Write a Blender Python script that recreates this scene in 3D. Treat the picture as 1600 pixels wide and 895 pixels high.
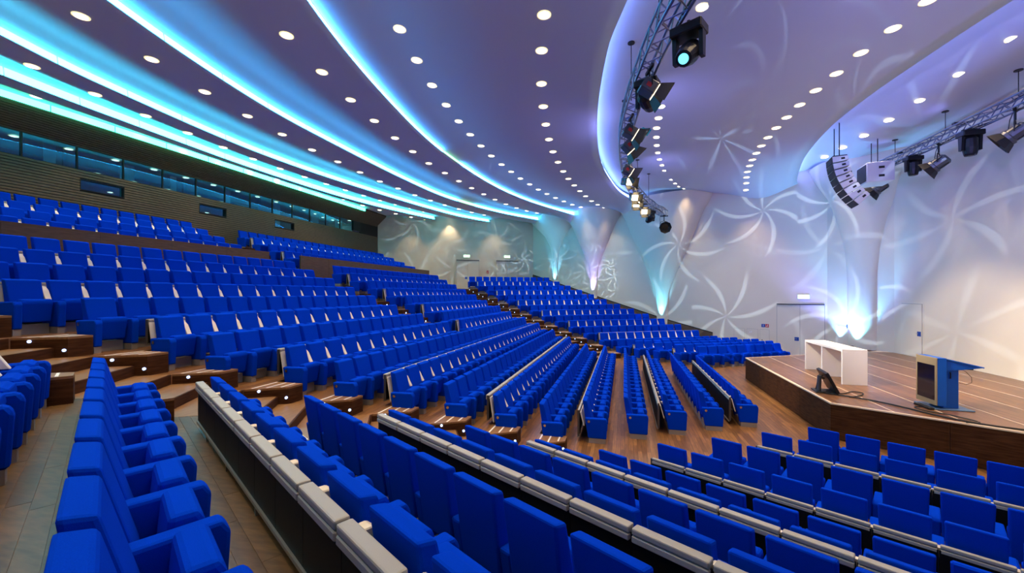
import bpy, bmesh, math, random
from mathutils import Vector, Matrix, Euler

random.seed(7)
for o in list(bpy.data.objects):
    bpy.data.objects.remove(o, do_unlink=True)
SC = bpy.context.scene
COL = SC.collection
PI = math.pi
R = math.radians

# ------------------------------------------------------------------ camera
CX, CY, CZ = -11.815, -16.17, 3.77            # eye, standing among the rows of the near block
cam = bpy.data.cameras.new('camera')
cam.sensor_width = 36
cam.lens = 637.4 / 1600 * 36
cam.shift_x = -3.6 / 1600
cam.shift_y = 10.5 / 1600
cam.clip_start = 0.05
camo = bpy.data.objects.new('camera', cam)
COL.objects.link(camo)
camo.location = (CX, CY, CZ)
camo.rotation_euler = (R(90), 0, R(15.07))
SC.camera = camo

# ------------------------------------------------------------------ world, exposure
W = bpy.data.worlds.new('world'); SC.world = W; W.use_nodes = True
W.node_tree.nodes['Background'].inputs[0].default_value = (0.05, 0.06, 0.1, 1)
W.node_tree.nodes['Background'].inputs[1].default_value = 0.3
SC.view_settings.view_transform = 'Standard'
SC.view_settings.look = 'None'
SC.view_settings.gamma = 1
SC.view_settings.exposure = 0.0
try:
    SC.cycles.use_denoising = True
    SC.cycles.max_bounces = 8
    SC.cycles.diffuse_bounces = 4
    SC.cycles.sample_clamp_indirect = 6
    SC.cycles.caustics_reflective = False
    SC.cycles.caustics_refractive = False
except Exception:
    pass

# light levels
P_DOWN = 285            # each round ceiling downlight, watts
C_DOWN = (1.0, 0.74, 0.45)
E_COVE = 5.0

# ------------------------------------------------------------------ helpers
def new_obj(name, data, mat=None, parent=None, loc=None):
    o = bpy.data.objects.new(name, data)
    COL.objects.link(o)
    if mat is not None and data is not None and hasattr(data, 'materials') and len(data.materials) == 0:
        for m in (mat if isinstance(mat, (list, tuple)) else [mat]):
            data.materials.append(m)
    if parent is not None:
        o.parent = parent
    if loc is not None:
        o.location = loc
    return o

def bm_mesh(name, bm, smooth=False):
    me = bpy.data.meshes.new(name)
    bmesh.ops.recalc_face_normals(bm, faces=bm.faces[:])
    bm.to_mesh(me); bm.free()
    if smooth:
        for p in me.polygons: p.use_smooth = True
    return me

def obj(name, bm, mat=None, parent=None, loc=None, smooth=False):
    return new_obj(name, bm_mesh(name, bm, smooth), mat, parent, loc)

def empty(name, loc=(0, 0, 0), rz=0.0, label=None, cat=None, group=None):
    o = bpy.data.objects.new(name, None)
    COL.objects.link(o)
    o.empty_display_size = 0.2
    o.location = loc; o.rotation_euler = (0, 0, rz)
    return tag(o, label, cat, group)

def tag(o, label=None, cat=None, group=None, kind=None):
    if label: o['label'] = label
    if cat: o['category'] = cat
    if group: o['group'] = group
    if kind: o['kind'] = kind
    return o

def struct(o, label=None):
    o['kind'] = 'structure'
    if label: o['label'] = label
    return o

def add_box(bm, x0, x1, y0, y1, z0, z1, M=None):
    vs = []
    for z in (z0, z1):
        for (x, y) in ((x0, y0), (x1, y0), (x1, y1), (x0, y1)):
            v = Vector((x, y, z))
            vs.append(bm.verts.new(M @ v if M else v))
    for f in ((3, 2, 1, 0), (4, 5, 6, 7), (0, 1, 5, 4), (1, 2, 6, 5), (2, 3, 7, 6), (3, 0, 4, 7)):
        bm.faces.new([vs[i] for i in f])
    return vs

def box_bm(x0, x1, y0, y1, z0, z1, bev=0, seg=2, M=None):
    bm = bmesh.new(); add_box(bm, x0, x1, y0, y1, z0, z1, M)
    if bev: bmesh.ops.bevel(bm, geom=bm.edges[:], offset=bev, segments=seg, affect='EDGES', profile=0.5)
    return bm

def add_prism(bm, pts, z0, z1):
    """vertical prism over a plan polygon"""
    a = [bm.verts.new((p[0], p[1], z0)) for p in pts]
    b = [bm.verts.new((p[0], p[1], z1)) for p in pts]
    bm.faces.new(a[::-1]); bm.faces.new(b)
    n = len(pts)
    for i in range(n):
        bm.faces.new((a[i], a[(i + 1) % n], b[(i + 1) % n], b[i]))

def add_profile(bm, pts, x0, x1):
    """profile in the YZ plane pulled along X"""
    a = [bm.verts.new((x0, p[0], p[1])) for p in pts]
    b = [bm.verts.new((x1, p[0], p[1])) for p in pts]
    bm.faces.new(a); bm.faces.new(b[::-1])
    n = len(pts)
    for i in range(n):
        bm.faces.new((a[i], b[i], b[(i + 1) % n], a[(i + 1) % n]))

def profile_bm(pts, x0, x1, bev=0, seg=2):
    bm = bmesh.new(); add_profile(bm, pts, x0, x1)
    if bev: bmesh.ops.bevel(bm, geom=bm.edges[:], offset=bev, segments=seg, affect='EDGES', profile=0.5)
    return bm

def add_tube(bm, p0, p1, r, n=6, r2=None):
    p0, p1 = Vector(p0), Vector(p1)
    d = p1 - p0
    if d.length < 1e-6: return
    q = d.to_track_quat('Z', 'Y').to_matrix()
    r2 = r if r2 is None else r2
    a = [bm.verts.new(p0 + q @ Vector((r * math.cos(2 * PI * i / n), r * math.sin(2 * PI * i / n), 0))) for i in range(n)]
    b = [bm.verts.new(p1 + q @ Vector((r2 * math.cos(2 * PI * i / n), r2 * math.sin(2 * PI * i / n), 0))) for i in range(n)]
    bm.faces.new(a[::-1]); bm.faces.new(b)
    for i in range(n):
        bm.faces.new((a[i], a[(i + 1) % n], b[(i + 1) % n], b[i]))

def add_path(bm, pts, r, n=6):
    pts = [Vector(p) for p in pts]
    rings = []
    for i, p in enumerate(pts):
        d = (pts[min(i + 1, len(pts) - 1)] - pts[max(i - 1, 0)])
        q = d.to_track_quat('Z', 'Y').to_matrix()
        rings.append([bm.verts.new(p + q @ Vector((r * math.cos(2 * PI * k / n), r * math.sin(2 * PI * k / n), 0))) for k in range(n)])
    for i in range(len(rings) - 1):
        # align neighbouring rings
        best = min(range(n), key=lambda s: (rings[i][0].co - rings[i + 1][s].co).length)
        rings[i + 1] = rings[i + 1][best:] + rings[i + 1][:best]
        for k in range(n):
            bm.faces.new((rings[i][k], rings[i][(k + 1) % n], rings[i + 1][(k + 1) % n], rings[i + 1][k]))
    bm.faces.new(rings[0][::-1]); bm.faces.new(rings[-1])

def add_lathe(bm, prof, n=24, cap=True):
    rings = []
    for (r, z) in prof:
        rings.append([bm.verts.new((r * math.cos(2 * PI * i / n), r * math.sin(2 * PI * i / n), z)) for i in range(n)])
    for a, b in zip(rings, rings[1:]):
        for i in range(n):
            bm.faces.new((a[i], a[(i + 1) % n], b[(i + 1) % n], b[i]))
    if cap:
        bm.faces.new(rings[0][::-1]); bm.faces.new(rings[-1])

def smoothstep(a, b, x):
    t = max(0.0, min(1.0, (x - a) / (b - a)))
    return t * t * (3 - 2 * t)

def lerp_knots(kn, y):
    """smooth (Catmull-Rom like) interpolation through (y, x) knots, linear beyond"""
    if y <= kn[0][0]:
        s = (kn[1][1] - kn[0][1]) / (kn[1][0] - kn[0][0]); return kn[0][1] + s * (y - kn[0][0])
    if y >= kn[-1][0]:
        s = (kn[-1][1] - kn[-2][1]) / (kn[-1][0] - kn[-2][0]); return kn[-1][1] + s * (y - kn[-1][0])
    for i in range(len(kn) - 1):
        if kn[i][0] <= y <= kn[i + 1][0]:
            y0, x0 = kn[i]; y1, x1 = kn[i + 1]
            def sl(j):
                j = max(1, min(len(kn) - 2, j))
                return (kn[j + 1][1] - kn[j - 1][1]) / (kn[j + 1][0] - kn[j - 1][0])
            h = y1 - y0; t = (y - y0) / h
            m0, m1 = sl(i) * h, sl(i + 1) * h
            return (2*t**3-3*t**2+1)*x0 + (t**3-2*t**2+t)*m0 + (-2*t**3+3*t**2)*x1 + (t**3-t**2)*m1

ORD = ['zeroth', 'first', 'second', 'third', 'fourth', 'fifth', 'sixth', 'seventh', 'eighth', 'ninth', 'tenth', 'eleventh', 'twelfth',
       'thirteenth', 'fourteenth', 'fifteenth', 'sixteenth', 'seventeenth', 'eighteenth', 'nineteenth', 'twentieth']
TENS = {20: 'twenty', 30: 'thirty'}
def ordinal(n):
    if n <= 20: return ORD[n]
    if n == 30: return 'thirtieth'
    return TENS[n // 10 * 10] + '-' + ORD[n % 10]

def proj(p):
    dx, dy = p[0] - CX, p[1] - CY
    X = .9656 * dx + .26 * dy; Z = -.26 * dx + .9656 * dy
    if Z < .3: return (-9999, -9999, Z)
    return (803.6 + 637.4 * X / Z, 458.0 - 637.4 * (p[2] - CZ) / Z, Z)

# ------------------------------------------------------------------ materials
def mat(name, color, rough=.5, metal=0.0, spec=.5, emit=None, estr=0.0, sheen=0.0):
    m = bpy.data.materials.new(name); m.use_nodes = True
    b = m.node_tree.nodes['Principled BSDF']
    b.inputs['Base Color'].default_value = (*color, 1)
    b.inputs['Roughness'].default_value = rough
    b.inputs['Metallic'].default_value = metal
    b.inputs['Specular IOR Level'].default_value = spec
    if sheen: b.inputs['Sheen Weight'].default_value = sheen
    if emit:
        b.inputs['Emission Color'].default_value = (*emit, 1)
        b.inputs['Emission Strength'].default_value = estr
    return m

def noisy(m, scale, c1, c2, bump=0.0, detail=3, stretch=(1, 1, 1)):
    nt = m.node_tree; b = nt.nodes['Principled BSDF']
    tc = nt.nodes.new('ShaderNodeTexCoord'); mp = nt.nodes.new('ShaderNodeMapping')
    mp.inputs['Scale'].default_value = stretch
    nz = nt.nodes.new('ShaderNodeTexNoise'); nz.inputs['Scale'].default_value = scale; nz.inputs['Detail'].default_value = detail
    rp = nt.nodes.new('ShaderNodeValToRGB')
    rp.color_ramp.elements[0].position = .3; rp.color_ramp.elements[0].color = (*c1, 1)
    rp.color_ramp.elements[1].position = .7; rp.color_ramp.elements[1].color = (*c2, 1)
    nt.links.new(tc.outputs['Object'], mp.inputs['Vector']); nt.links.new(mp.outputs[0], nz.inputs['Vector'])
    nt.links.new(nz.outputs[0], rp.inputs[0]); nt.links.new(rp.outputs[0], b.inputs['Base Color'])
    if bump:
        bp = nt.nodes.new('ShaderNodeBump'); bp.inputs['Strength'].default_value = bump; bp.inputs['Distance'].default_value = .01
        nt.links.new(nz.outputs[0], bp.inputs['Height']); nt.links.new(bp.outputs[0], b.inputs['Normal'])
    return m

def wood(name, rot, c1, c2, mort, bw=1.0, rh=.1, rough=.38, msize=.004):
    """strip parquet: brick pattern in object space turned by rot about Z, with long grain"""
    m = mat(name, c1, rough)
    nt = m.node_tree; b = nt.nodes['Principled BSDF']
    tc = nt.nodes.new('ShaderNodeTexCoord'); mp = nt.nodes.new('ShaderNodeMapping')
    mp.inputs['Rotation'].default_value = (0, 0, rot)
    br = nt.nodes.new('ShaderNodeTexBrick')
    br.inputs['Color1'].default_value = (*c1, 1); br.inputs['Color2'].default_value = (*c2, 1); br.inputs['Mortar'].default_value = (*mort, 1)
    br.inputs['Scale'].default_value = 1.0; br.inputs['Brick Width'].default_value = bw; br.inputs['Row Height'].default_value = rh
    br.inputs['Mortar Size'].default_value = msize; br.inputs['Bias'].default_value = 0.0
    br.offset = .37
    mp2 = nt.nodes.new('ShaderNodeMapping'); mp2.inputs['Scale'].default_value = (1.2, 14, 6)
    nz = nt.nodes.new('ShaderNodeTexNoise'); nz.inputs['Scale'].default_value = 2.0; nz.inputs['Detail'].default_value = 5
    mx = nt.nodes.new('ShaderNodeMix'); mx.data_type = 'RGBA'; mx.blend_type = 'MULTIPLY'; mx.inputs[0].default_value = .75
    rp = nt.nodes.new('ShaderNodeValToRGB')
    rp.color_ramp.elements[0].position = .3; rp.color_ramp.elements[0].color = (.45, .42, .4, 1)
    rp.color_ramp.elements[1].position = .7; rp.color_ramp.elements[1].color = (1.25, 1.2, 1.15, 1)
    L = nt.links.new
    L(tc.outputs['Object'], mp.inputs['Vector']); L(mp.outputs[0], br.inputs['Vector'])
    L(mp.outputs[0], mp2.inputs['Vector']); L(mp2.outputs[0], nz.inputs['Vector']); L(nz.outputs[0], rp.inputs[0])
    L(br.outputs['Color'], mx.inputs[6]); L(rp.outputs[0], mx.inputs[7]); L(mx.outputs[2], b.inputs['Base Color'])
    return m

M = {}
M['blue'] = noisy(mat('blue_fabric', (.0003, .041, .54), .95, 0, .02), 260, (.0003, .037, .50), (.0005, .047, .59), .15)
M['plinth'] = mat('grey_plinth_metal', (.33, .31, .29), .45, .3)
M['cream'] = mat('cream_board', (.86, .80, .66), .5)
M['cap'] = noisy(mat('grey_desk_edge', (.36, .34, .31), .55), 400, (.33, .315, .285), (.39, .37, .335), .05)
M['black'] = mat('black_laminate', (.003, .0035, .004), .55, 0, .2)
M['rail'] = mat('dull_steel_rail', (.30, .28, .25), .4, .6)
M['bracket'] = mat('dark_steel_bracket', (.10, .095, .09), .4, .5)
M['chrome'] = mat('chrome', (.75, .75, .76), .2, 1.0)
M['plate'] = mat('white_number_plate', (.8, .8, .8), .3)
M['ceil'] = mat('cool_white_ceiling_plaster', (.64, .75, .82), .65, 0, .3)
M['wall'] = mat('cream_white_wall_paint', (.76, .68, .53), .6, 0, .3)
M['door'] = mat('white_door_leaf', (.76, .685, .54), .45)
M['gap'] = mat('grey_joint', (.30, .275, .24), .8)
M['closer'] = mat('dark_door_closer', (.03, .035, .05), .5)
WC = ((.29, .14, .045), (.15, .068, .022), (.07, .035, .014))
M['woodA'] = wood('oak_strip_floor_near', R(30), *WC)
M['woodB'] = wood('oak_strip_floor_middle', R(90), *WC)
M['woodC'] = wood('oak_strip_floor_far', R(-30), *WC)
M['wood0'] = wood('oak_strip_floor_flat', R(90), *WC)
M['plank1'] = noisy(mat('oak_plank_brown', (.2, .12, .06), .4), 3, (.075, .040, .012), (.15, .082, .026), .1, 5, (2, 9, 2))
M['plank2'] = noisy(mat('oak_plank_grey', (.16, .11, .06), .4), 3, (.06, .034, .012), (.115, .064, .021), .1, 5, (2, 9, 2))
M['plank3'] = noisy(mat('oak_plank_light', (.24, .15, .07), .4), 3, (.095, .052, .016), (.18, .098, .032), .1, 5, (2, 9, 2))
M['walnut'] = noisy(mat('dark_walnut_veneer', (.06, .026, .012), .6, 0, .1), 3, (.034, .012, .005), (.085, .034, .013), .05, 6, (1, 1, 9))
M['stepwood'] = noisy(mat('oak_step_tread', (.24, .125, .05), .4), 4, (.19, .095, .035), (.29, .155, .062), .05, 6, (6, 1, 1))
M['parapet'] = noisy(mat('brown_parapet_veneer', (.12, .07, .04), .5), 3, (.09, .052, .03), (.15, .085, .048), .03, 6, (1, 1, 10))
M['slat'] = noisy(mat('dark_brown_slats', (.16, .10, .055), .55), 5, (.13, .082, .043), (.19, .125, .07), .03, 4, (1, 1, 6))
M['slatback'] = mat('near_black_backing', (.018, .014, .011), .8)
M['deck'] = wood('stage_deck_boards', R(90), (.26, .125, .055), (.16, .073, .032), (.08, .038, .02), 1.4, .09, .33)
M['deckjoint'] = mat('pale_deck_joint', (.78, .62, .46), .5)
M['white'] = mat('matt_white_laminate', (.88, .87, .86), .4)
M['blackmetal'] = mat('black_fixture_metal', (.012, .012, .014), .4, .4)
M['alu'] = mat('aluminium_truss', (.27, .31, .40), .3, .9)
M['fixgrey'] = mat('grey_lamp_housing', (.09, .095, .105), .4, .4)
M['lensblue'] = mat('lit_cyan_lens', (.1, .3, .4), .2, emit=(.15, .75, 1), estr=2)
M['lenswarm'] = mat('lit_warm_lens', (.5, .4, .3), .2, emit=(1, .75, .42), estr=9)
M['flap'] = mat('black_barn_door', (.014, .012, .010), .5)
M['cyanfoil'] = mat('cyan_gel_sheet', (.02, .42, .62), .25)
M['speaker'] = mat('pale_grey_speaker_cabinet', (.62, .62, .62), .5)
M['grille'] = noisy(mat('black_speaker_grille', (.01, .01, .012), .6), 120, (.006, .006, .008), (.02, .02, .022), .3)
M['red'] = mat('red_sign', (.55, .02, .02), .4)
M['bluesign'] = mat('blue_sign', (.01, .06, .35), .4)
M['signwhite'] = mat('white_sign_print', (.85, .85, .85), .4)
M['exit'] = mat('lit_exit_sign_green', (.1, .6, .2), .4, emit=(.55, 1, .62), estr=2.5)
M['exitw'] = mat('lit_exit_sign_white', (.8, .8, .8), .4, emit=(1, 1, .95), estr=4)
M['screen'] = mat('black_screen_glass', (.006, .004, .004), .12)
M['frame'] = mat('beige_monitor_frame', (.33, .25, .14), .45, .2)
M['lecbluelight'] = mat('metal_with_painted_blue_light', (.005, .12, .62), .3, .35)  # blue stage light reflected by the metal, put into the base colour
M['lecgrey'] = mat('blue_grey_base_plate', (.12, .22, .38), .35, .5)
M['cable'] = mat('black_cable_rubber', (.012, .011, .011), .6)
M['down'] = mat('lit_downlight_lens', (.9, .9, .85), .4, emit=(1, .93, .78), estr=7)
M['ring'] = mat('downlight_ring_halo_glow', (.8, .78, .72), .4, emit=(1, .74, .30), estr=1.6)  # yellow emission on the trim ring stands in for the halo round the lens
M['led'] = mat('lit_step_led', (.7, .75, 1), .3, emit=(.38, .55, 1), estr=3)
M['stripe'] = mat('white_nosing_inlay', (.82, .80, .76), .5)
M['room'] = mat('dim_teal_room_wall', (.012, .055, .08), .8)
M['blind'] = mat('pale_roller_blind', (.75, .85, .80), .7)
M['mullion'] = mat('dark_bronze_mullion', (.035, .03, .026), .4, .5)
COVEC = {1: (.06, 1.0, .62), 2: (.05, .80, .92), 3: (.04, .62, .95), 4: (.04, .46, 1.0), 5: (.06, .38, 1.0), 6: (.20, .30, 1.0), 7: (.18, .25, 1.0)}
COVES = {1: 9, 2: 15.0, 3: 21.0, 4: 25.0, 5: 32.0, 6: 12.0, 7: 16.0}
for i in COVEC:
    M['cove%d' % i] = mat('lit_cove_diffuser_%d' % i, (.6, .8, .9), .5, emit=COVEC[i], estr=COVES[i])
M['covegreen'] = mat('lit_cove_diffuser_green', (.6, .8, .6), .5, emit=(.35, 1, .45), estr=2.5)

def glass(name, tint, refl=.16):
    m = bpy.data.materials.new(name); m.use_nodes = True
    nt = m.node_tree; nt.nodes.clear()
    out = nt.nodes.new('ShaderNodeOutputMaterial'); mix = nt.nodes.new('ShaderNodeMixShader')
    tr = nt.nodes.new('ShaderNodeBsdfTransparent'); tr.inputs[0].default_value = (*tint, 1)
    gl = nt.nodes.new('ShaderNodeBsdfGlossy'); gl.inputs['Roughness'].default_value = .02; gl.inputs[0].default_value = (.5, .88, .95, 1)
    mix.inputs[0].default_value = refl
    nt.links.new(tr.outputs[0], mix.inputs[1]); nt.links.new(gl.outputs[0], mix.inputs[2]); nt.links.new(mix.outputs[0], out.inputs[0])
    return m
M['glass'] = glass('control_room_glass', (.45, .78, .88), .25)

# ------------------------------------------------------------------ hall layout
# the hall is half a hexagon about the origin; three blocks of straight rows face the stage
R0, SP, GAP, PITCH = 7.786, 1.0119, 1.973, .6
T30 = math.tan(R(30))
def RR(k): return R0 + SP * k + (GAP if k > 18 else 0)
HT = {6: 2.72, 7: 2.43, 8: 2.10, 9: 1.765, 10: 1.47, 11: 1.14, 12: .815, 13: .46, 14: .08, 15: -.275, 16: -.65, 17: -1.02, 18: -1.40,
      19: -2.24, 20: -2.63, 21: -3.02, 22: -3.41, 23: -3.41}
EDGE = -.02                                 # tier edge, behind the line of the seat tops
def ZF(k): return 0.0 if k <= 6 else 2.72 - HT[k]
PHI = {'A': R(60), 'B': 0.0, 'C': R(-60)}
def P2(b, r, v):
    """plan point at distance r behind the origin and v along the row axis of a block"""
    n = (math.cos(PHI[b]), math.sin(PHI[b])); u = (-n[1], n[0])
    return (-r * n[0] + v * u[0], -r * n[1] + v * u[1])
KW = 9.1                                    # distance of the side walls from the block bisectors
def vwall(r, side): return side * (10.51 - T30 * r)

# ------------------------------------------------------------------ floor and tiers
bm = bmesh.new(); add_prism(bm, [(-34, -26), (6, -26), (6, 26), (-34, 26)], -.3, 0)
struct(obj('floor', bm, M['wood0']), 'flat brown oak strip floor in front of the stage')

def tier_poly(b, r1, r2):
    if b == 'B': return [P2(b, r1, -T30 * r1), P2(b, r2, -T30 * r2), P2(b, r2, T30 * r2), P2(b, r1, T30 * r1)]
    s = 1 if b == 'A' else -1
    return [P2(b, r1, s * T30 * r1), P2(b, r2, s * T30 * r2), P2(b, r2, -s * (10.51 - T30 * r2 + .15)), P2(b, r1, -s * (10.51 - T30 * r1 + .15))]
tiers = {}
for b in 'ABC':
    for k in range(7, 19):
        r1 = RR(k - 1) + EDGE; r2 = RR(k) + EDGE
        if k == 18: r2 = 27.85 if b == 'B' else 29.4
        bm = bmesh.new(); add_prism(bm, tier_poly(b, r1, r2), 0, ZF(k))
        o = struct(obj('floor', bm, [M['wood' + b]])); tiers[(b, k)] = o
for k in range(19, 23):
    r1 = 27.85 if k == 19 else RR(k - 1) + EDGE
    r2 = RR(k) + EDGE if k < 22 else 33.0
    bm = bmesh.new(); add_prism(bm, [(-r2, -20), (-r1, -20), (-r1, 15.6), (-r2, 15.6)], 0, ZF(k))
    struct(obj('floor', bm, M['woodB']))

# single planks on the two walkways nearest the eye
plank_mats = [M['plank1'], M['plank2'], M['plank3'], M['plank1']]
for k in (12, 13):
    r = RR(k - 1) + EDGE + .01; end = RR(k) + EDGE - .01; row = 0
    while r + .1 < end:
        w = .122
        v = 9.3 - random.uniform(0, 1.0)
        vmax = T30 * r - 1.0
        v = vmax
        first = random.uniform(.4, 1.2)
        while v > -.2:
            L_ = first if v == vmax else random.uniform(.9, 1.5)
            pts = [P2('A', r, v), P2('A', r + w, v), P2('A', r + w, v - L_ + .004), P2('A', r, v - L_ + .004)]
            bm = bmesh.new(); zt = .006 + random.uniform(0, .0012)
            add_prism(bm, pts, ZF(k) - .004, ZF(k) + zt)
            p = obj('plank', bm, random.choice(plank_mats), tiers[('A', k)])
            v -= L_
        r += w + .004

# ------------------------------------------------------------------ stair aisles on the two bisectors
def aisle(which):
    if which == 1: e = (-.866025, -.5); pB = (-.5, .866025); other = 'A'; nm = 'near'
    else: e = (-.866025, .5); pB = (-.5, -.866025); other = 'C'; nm = 'far'
    def S(s, p): return (e[0] * s + pB[0] * p, e[1] * s + pB[1] * p)
    for k in range(6, 18):
        z0, z1 = ZF(k), ZF(k + 1); zm = (z0 + z1) / 2
        t = empty('aisle_stair', (*S(1.1547 * RR(k), 0), z0))
        struct(t, None)
        inv = Matrix.Translation(-Vector(t.location))
        def put(name, pts, za, zb, m, bev=0):
            bm = bmesh.new(); add_prism(bm, pts, za, zb); bm.transform(inv)
            return obj(name, bm, m, t)
        sf = 1.1547 * (RR(k) + EDGE) - .45
        put('step', [S(sf - .60, -.86), S(sf, -.86), S(sf, .86), S(sf - .60, .86)], z0, zm, M['stepwood'])
        put('step', [S(sf, -.86), S(sf + .60, -.86), S(sf + .60, .86), S(sf, .86)], zm - .01, z1 + .004, M['stepwood'])
        put('nosing', [S(sf - .63, -.86), S(sf - .60, -.86), S(sf - .60, .86), S(sf - .63, .86)], z0, zm - .004, M['walnut'])
        put('nosing', [S(sf - .03, -.86), S(sf, -.86), S(sf, .86), S(sf - .03, .86)], zm, z1, M['walnut'])
        for b in ('B', other):
            sg = 1 if b == 'B' else -1
            # sign of v on which the aisle lies for this block
            av = {('B', 1): -1, ('B', 2): 1, ('A', 1): 1, ('C', 2): -1}[(b, which)]
            rf, rb = RR(k) - .70, RR(k) + EDGE
            ve = T30 * RR(k) - 1.74
            pts = [P2(b, rf, av * (T30 * rf - .98)), P2(b, rb, av * (T30 * rb - .98)), P2(b, rb, av * ve), P2(b, rf, av * ve)]
            put('landing_box', pts, z0, z1 - .03, M['walnut'])
            put('landing_top', pts, z1 - .03, z1 + .006, M['stepwood'])
            for q in (.14, .36, .58):
                r1 = rf + q
                put('nosing_stripe', [P2(b, r1, av * (T30 * r1 - 1.02)), P2(b, r1 + .035, av * (T30 * r1 - 1.02)), P2(b, r1 + .035, av * (ve + .04)), P2(b, r1, av * (ve + .04))], z1 + .004, z1 + .010, M['stripe'])
            # two step lights on the cheek of the box
            for (s_, zz) in ((sf - .78, z0 + .13), (sf - .30, zm + .12)):
                c = S(s_, sg * .853)
                bm = bmesh.new()
                add_tube(bm, (c[0], c[1], zz), (c[0] - pB[0] * sg * .025, c[1] - pB[1] * sg * .025, zz), .026, 10)
                bm.transform(inv)
                obj('step_light', bm, M['led'], t)
aisle(1); aisle(2)

# middle aisle of the upper middle block
GA = {11: .6, 12: .9}
for k in range(12, 22):
    if k == 18: continue
    z0, z1 = ZF(k), ZF(k + 1)
    t = empty('aisle_stair', (-RR(k), 0, z0)); struct(t)
    g = 1.0 if k > 12 else .7
    bm = box_bm(-.02, .5, -g, g, 0, (z1 - z0) / 2)
    o = obj('step', bm, M['stepwood'], t)
    for s in (-1, 1):
        o = obj('landing_box', box_bm(-.02, .3, -.28, .28, 0, z1 - z0), M['walnut'], t); o.location = (-.0, s * (g - .1), 0)
        bm = bmesh.new(); add_tube(bm, (.3, s * (g - .1), (z1 - z0) * .6), (.32, s * (g - .1), (z1 - z0) * .6), .03, 8)
        obj('step_light', bm, M['led'], t)

# ------------------------------------------------------------------ seats
def seat_meshes(seg):
    d = {}
    d['backrest'] = profile_bm([(0, 1.05), (.115, 1.025), (.275, .42), (.21, .34), (.10, .34)], -.25, .25, .02, seg)
    for v in d['backrest'].verts: v.co.x *= 1.0 - .07 * (1 - smoothstep(.45, 1.0, v.co.z))
    d['cushion'] = profile_bm([(.33, .25), (.46, .22), (.535, .60), (.50, .665), (.37, .665)], -.222, .222, .03, seg)
    d['arm'] = profile_bm([(.15, .12), (.60, .12), (.625, .56), (.585, .625), (.07, .615)], -.062, .062, .022, seg)
    d['plinth'] = box_bm(-.055, .055, .17, .58, 0, .125)
    d['vent'] = box_bm(-.235, .235, .16, .36, 0, .19)
    return d
raw = seat_meshes(2)
SM = {n: bm_mesh('seat_' + n, b) for n, b in raw.items()}
for n in SM: SM[n].materials.append(M['plinth'] if n in ('plinth', 'vent') else M['blue'])
bm = bmesh.new(); add_tube(bm, (0, 0, 0), (0, .012, 0), .016, 8); SM['plate'] = bm_mesh('number_plate', bm); SM['plate'].materials.append(M['plate'])
bm = bmesh.new(); add_tube(bm, (-.008, 0, 0), (.008, 0, 0), .032, 12); SM['badge'] = bm_mesh('row_badge', bm); SM['badge'].materials.append(M['chrome'])

seats = []      # block, k, index from the stairs, local position
def add_row(b, k, vlist, tag_):
    n = len(vlist)
    for i, v in enumerate(vlist):
        x, y = P2(b, RR(k) + (.12 if b == 'A' and k > 11 else 0), v)
        seats.append(dict(b=b, k=k, i=i, v=v, n=n, seg=tag_, p=(x, y, ZF(k)), vmin=min(vlist), vmax=max(vlist)))
rows_present = {}
for k in range(1, 23):
    if k <= 10:
        n = 9 + 2 * k
        vs = [(i - (n - 1) / 2) * PITCH for i in range(n)]
        add_row('B', k, vs, 'full'); rows_present[('B', k)] = [(vs[0] - .3, vs[-1] + .3)]
    elif k <= 18:
        g = {11: .6, 12: .9}.get(k, 1.2)
        n = round((T30 * RR(k) - 1.8 - g) / PITCH)
        a = [-(g + .3 + PITCH * (n - 1 - i)) for i in range(n)]
        add_row('B', k, a, 'left'); add_row('B', k, [-v for v in a][::-1], 'right')
        rows_present[('B', k)] = [(a[0] - .3, a[-1] + .3), (-a[-1] - .3, -a[0] + .3)]
    else:
        a = [-(1.2 + .3 + PITCH * (22 - i)) for i in range(23)]
        add_row('B', k, a, 'left'); add_row('B', k, [-v for v in a][::-1], 'right')
        rows_present[('B', k)] = [(a[0] - .3, a[-1] + .3), (-a[-1] - .3, -a[0] + .3)]
for k in range(2, 19):
    n = {2: 9, 3: 11}.get(k, 12); e = T30 * RR(k) - 1.8
    vs = [-e + .3 + PITCH * i for i in range(n)]
    add_row('C', k, vs, 'full'); rows_present[('C', k)] = [(vs[0] - .3, vs[-1] + .3)]
    if k <= 13:
        va = [-v for v in vs]
        add_row('A', k, va, 'full'); rows_present[('A', k)] = [(min(va) - .3, max(va) + .3)]

def shown(p, m=0):
    x, y, Z = proj((p[0], p[1], p[2] + .8))
    return Z > .3 and -m < x < 1600 + m and -m < y < 895 + m + 120 * (Z < 3)
for s in seats:
    s['Z'] = proj(s['p'])[2]
    s['in'] = shown(s['p'], 30)
    s['near'] = shown(s['p'], 260) or (s['Z'] < 3.2 and s['Z'] > -1.5 and abs(s['p'][0] - CX) < 5)
cand = sorted([s for s in seats if s['in']], key=lambda s: s['Z'])
single = cand[:298]
singles = set(id(s) for s in single)
BN = {'A': 'near', 'B': 'middle', 'C': 'far'}
GROUPS = {'A': 'blue seats of the near block', 'B': 'blue seats of the middle block', 'C': 'blue seats of the far block'}

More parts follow.
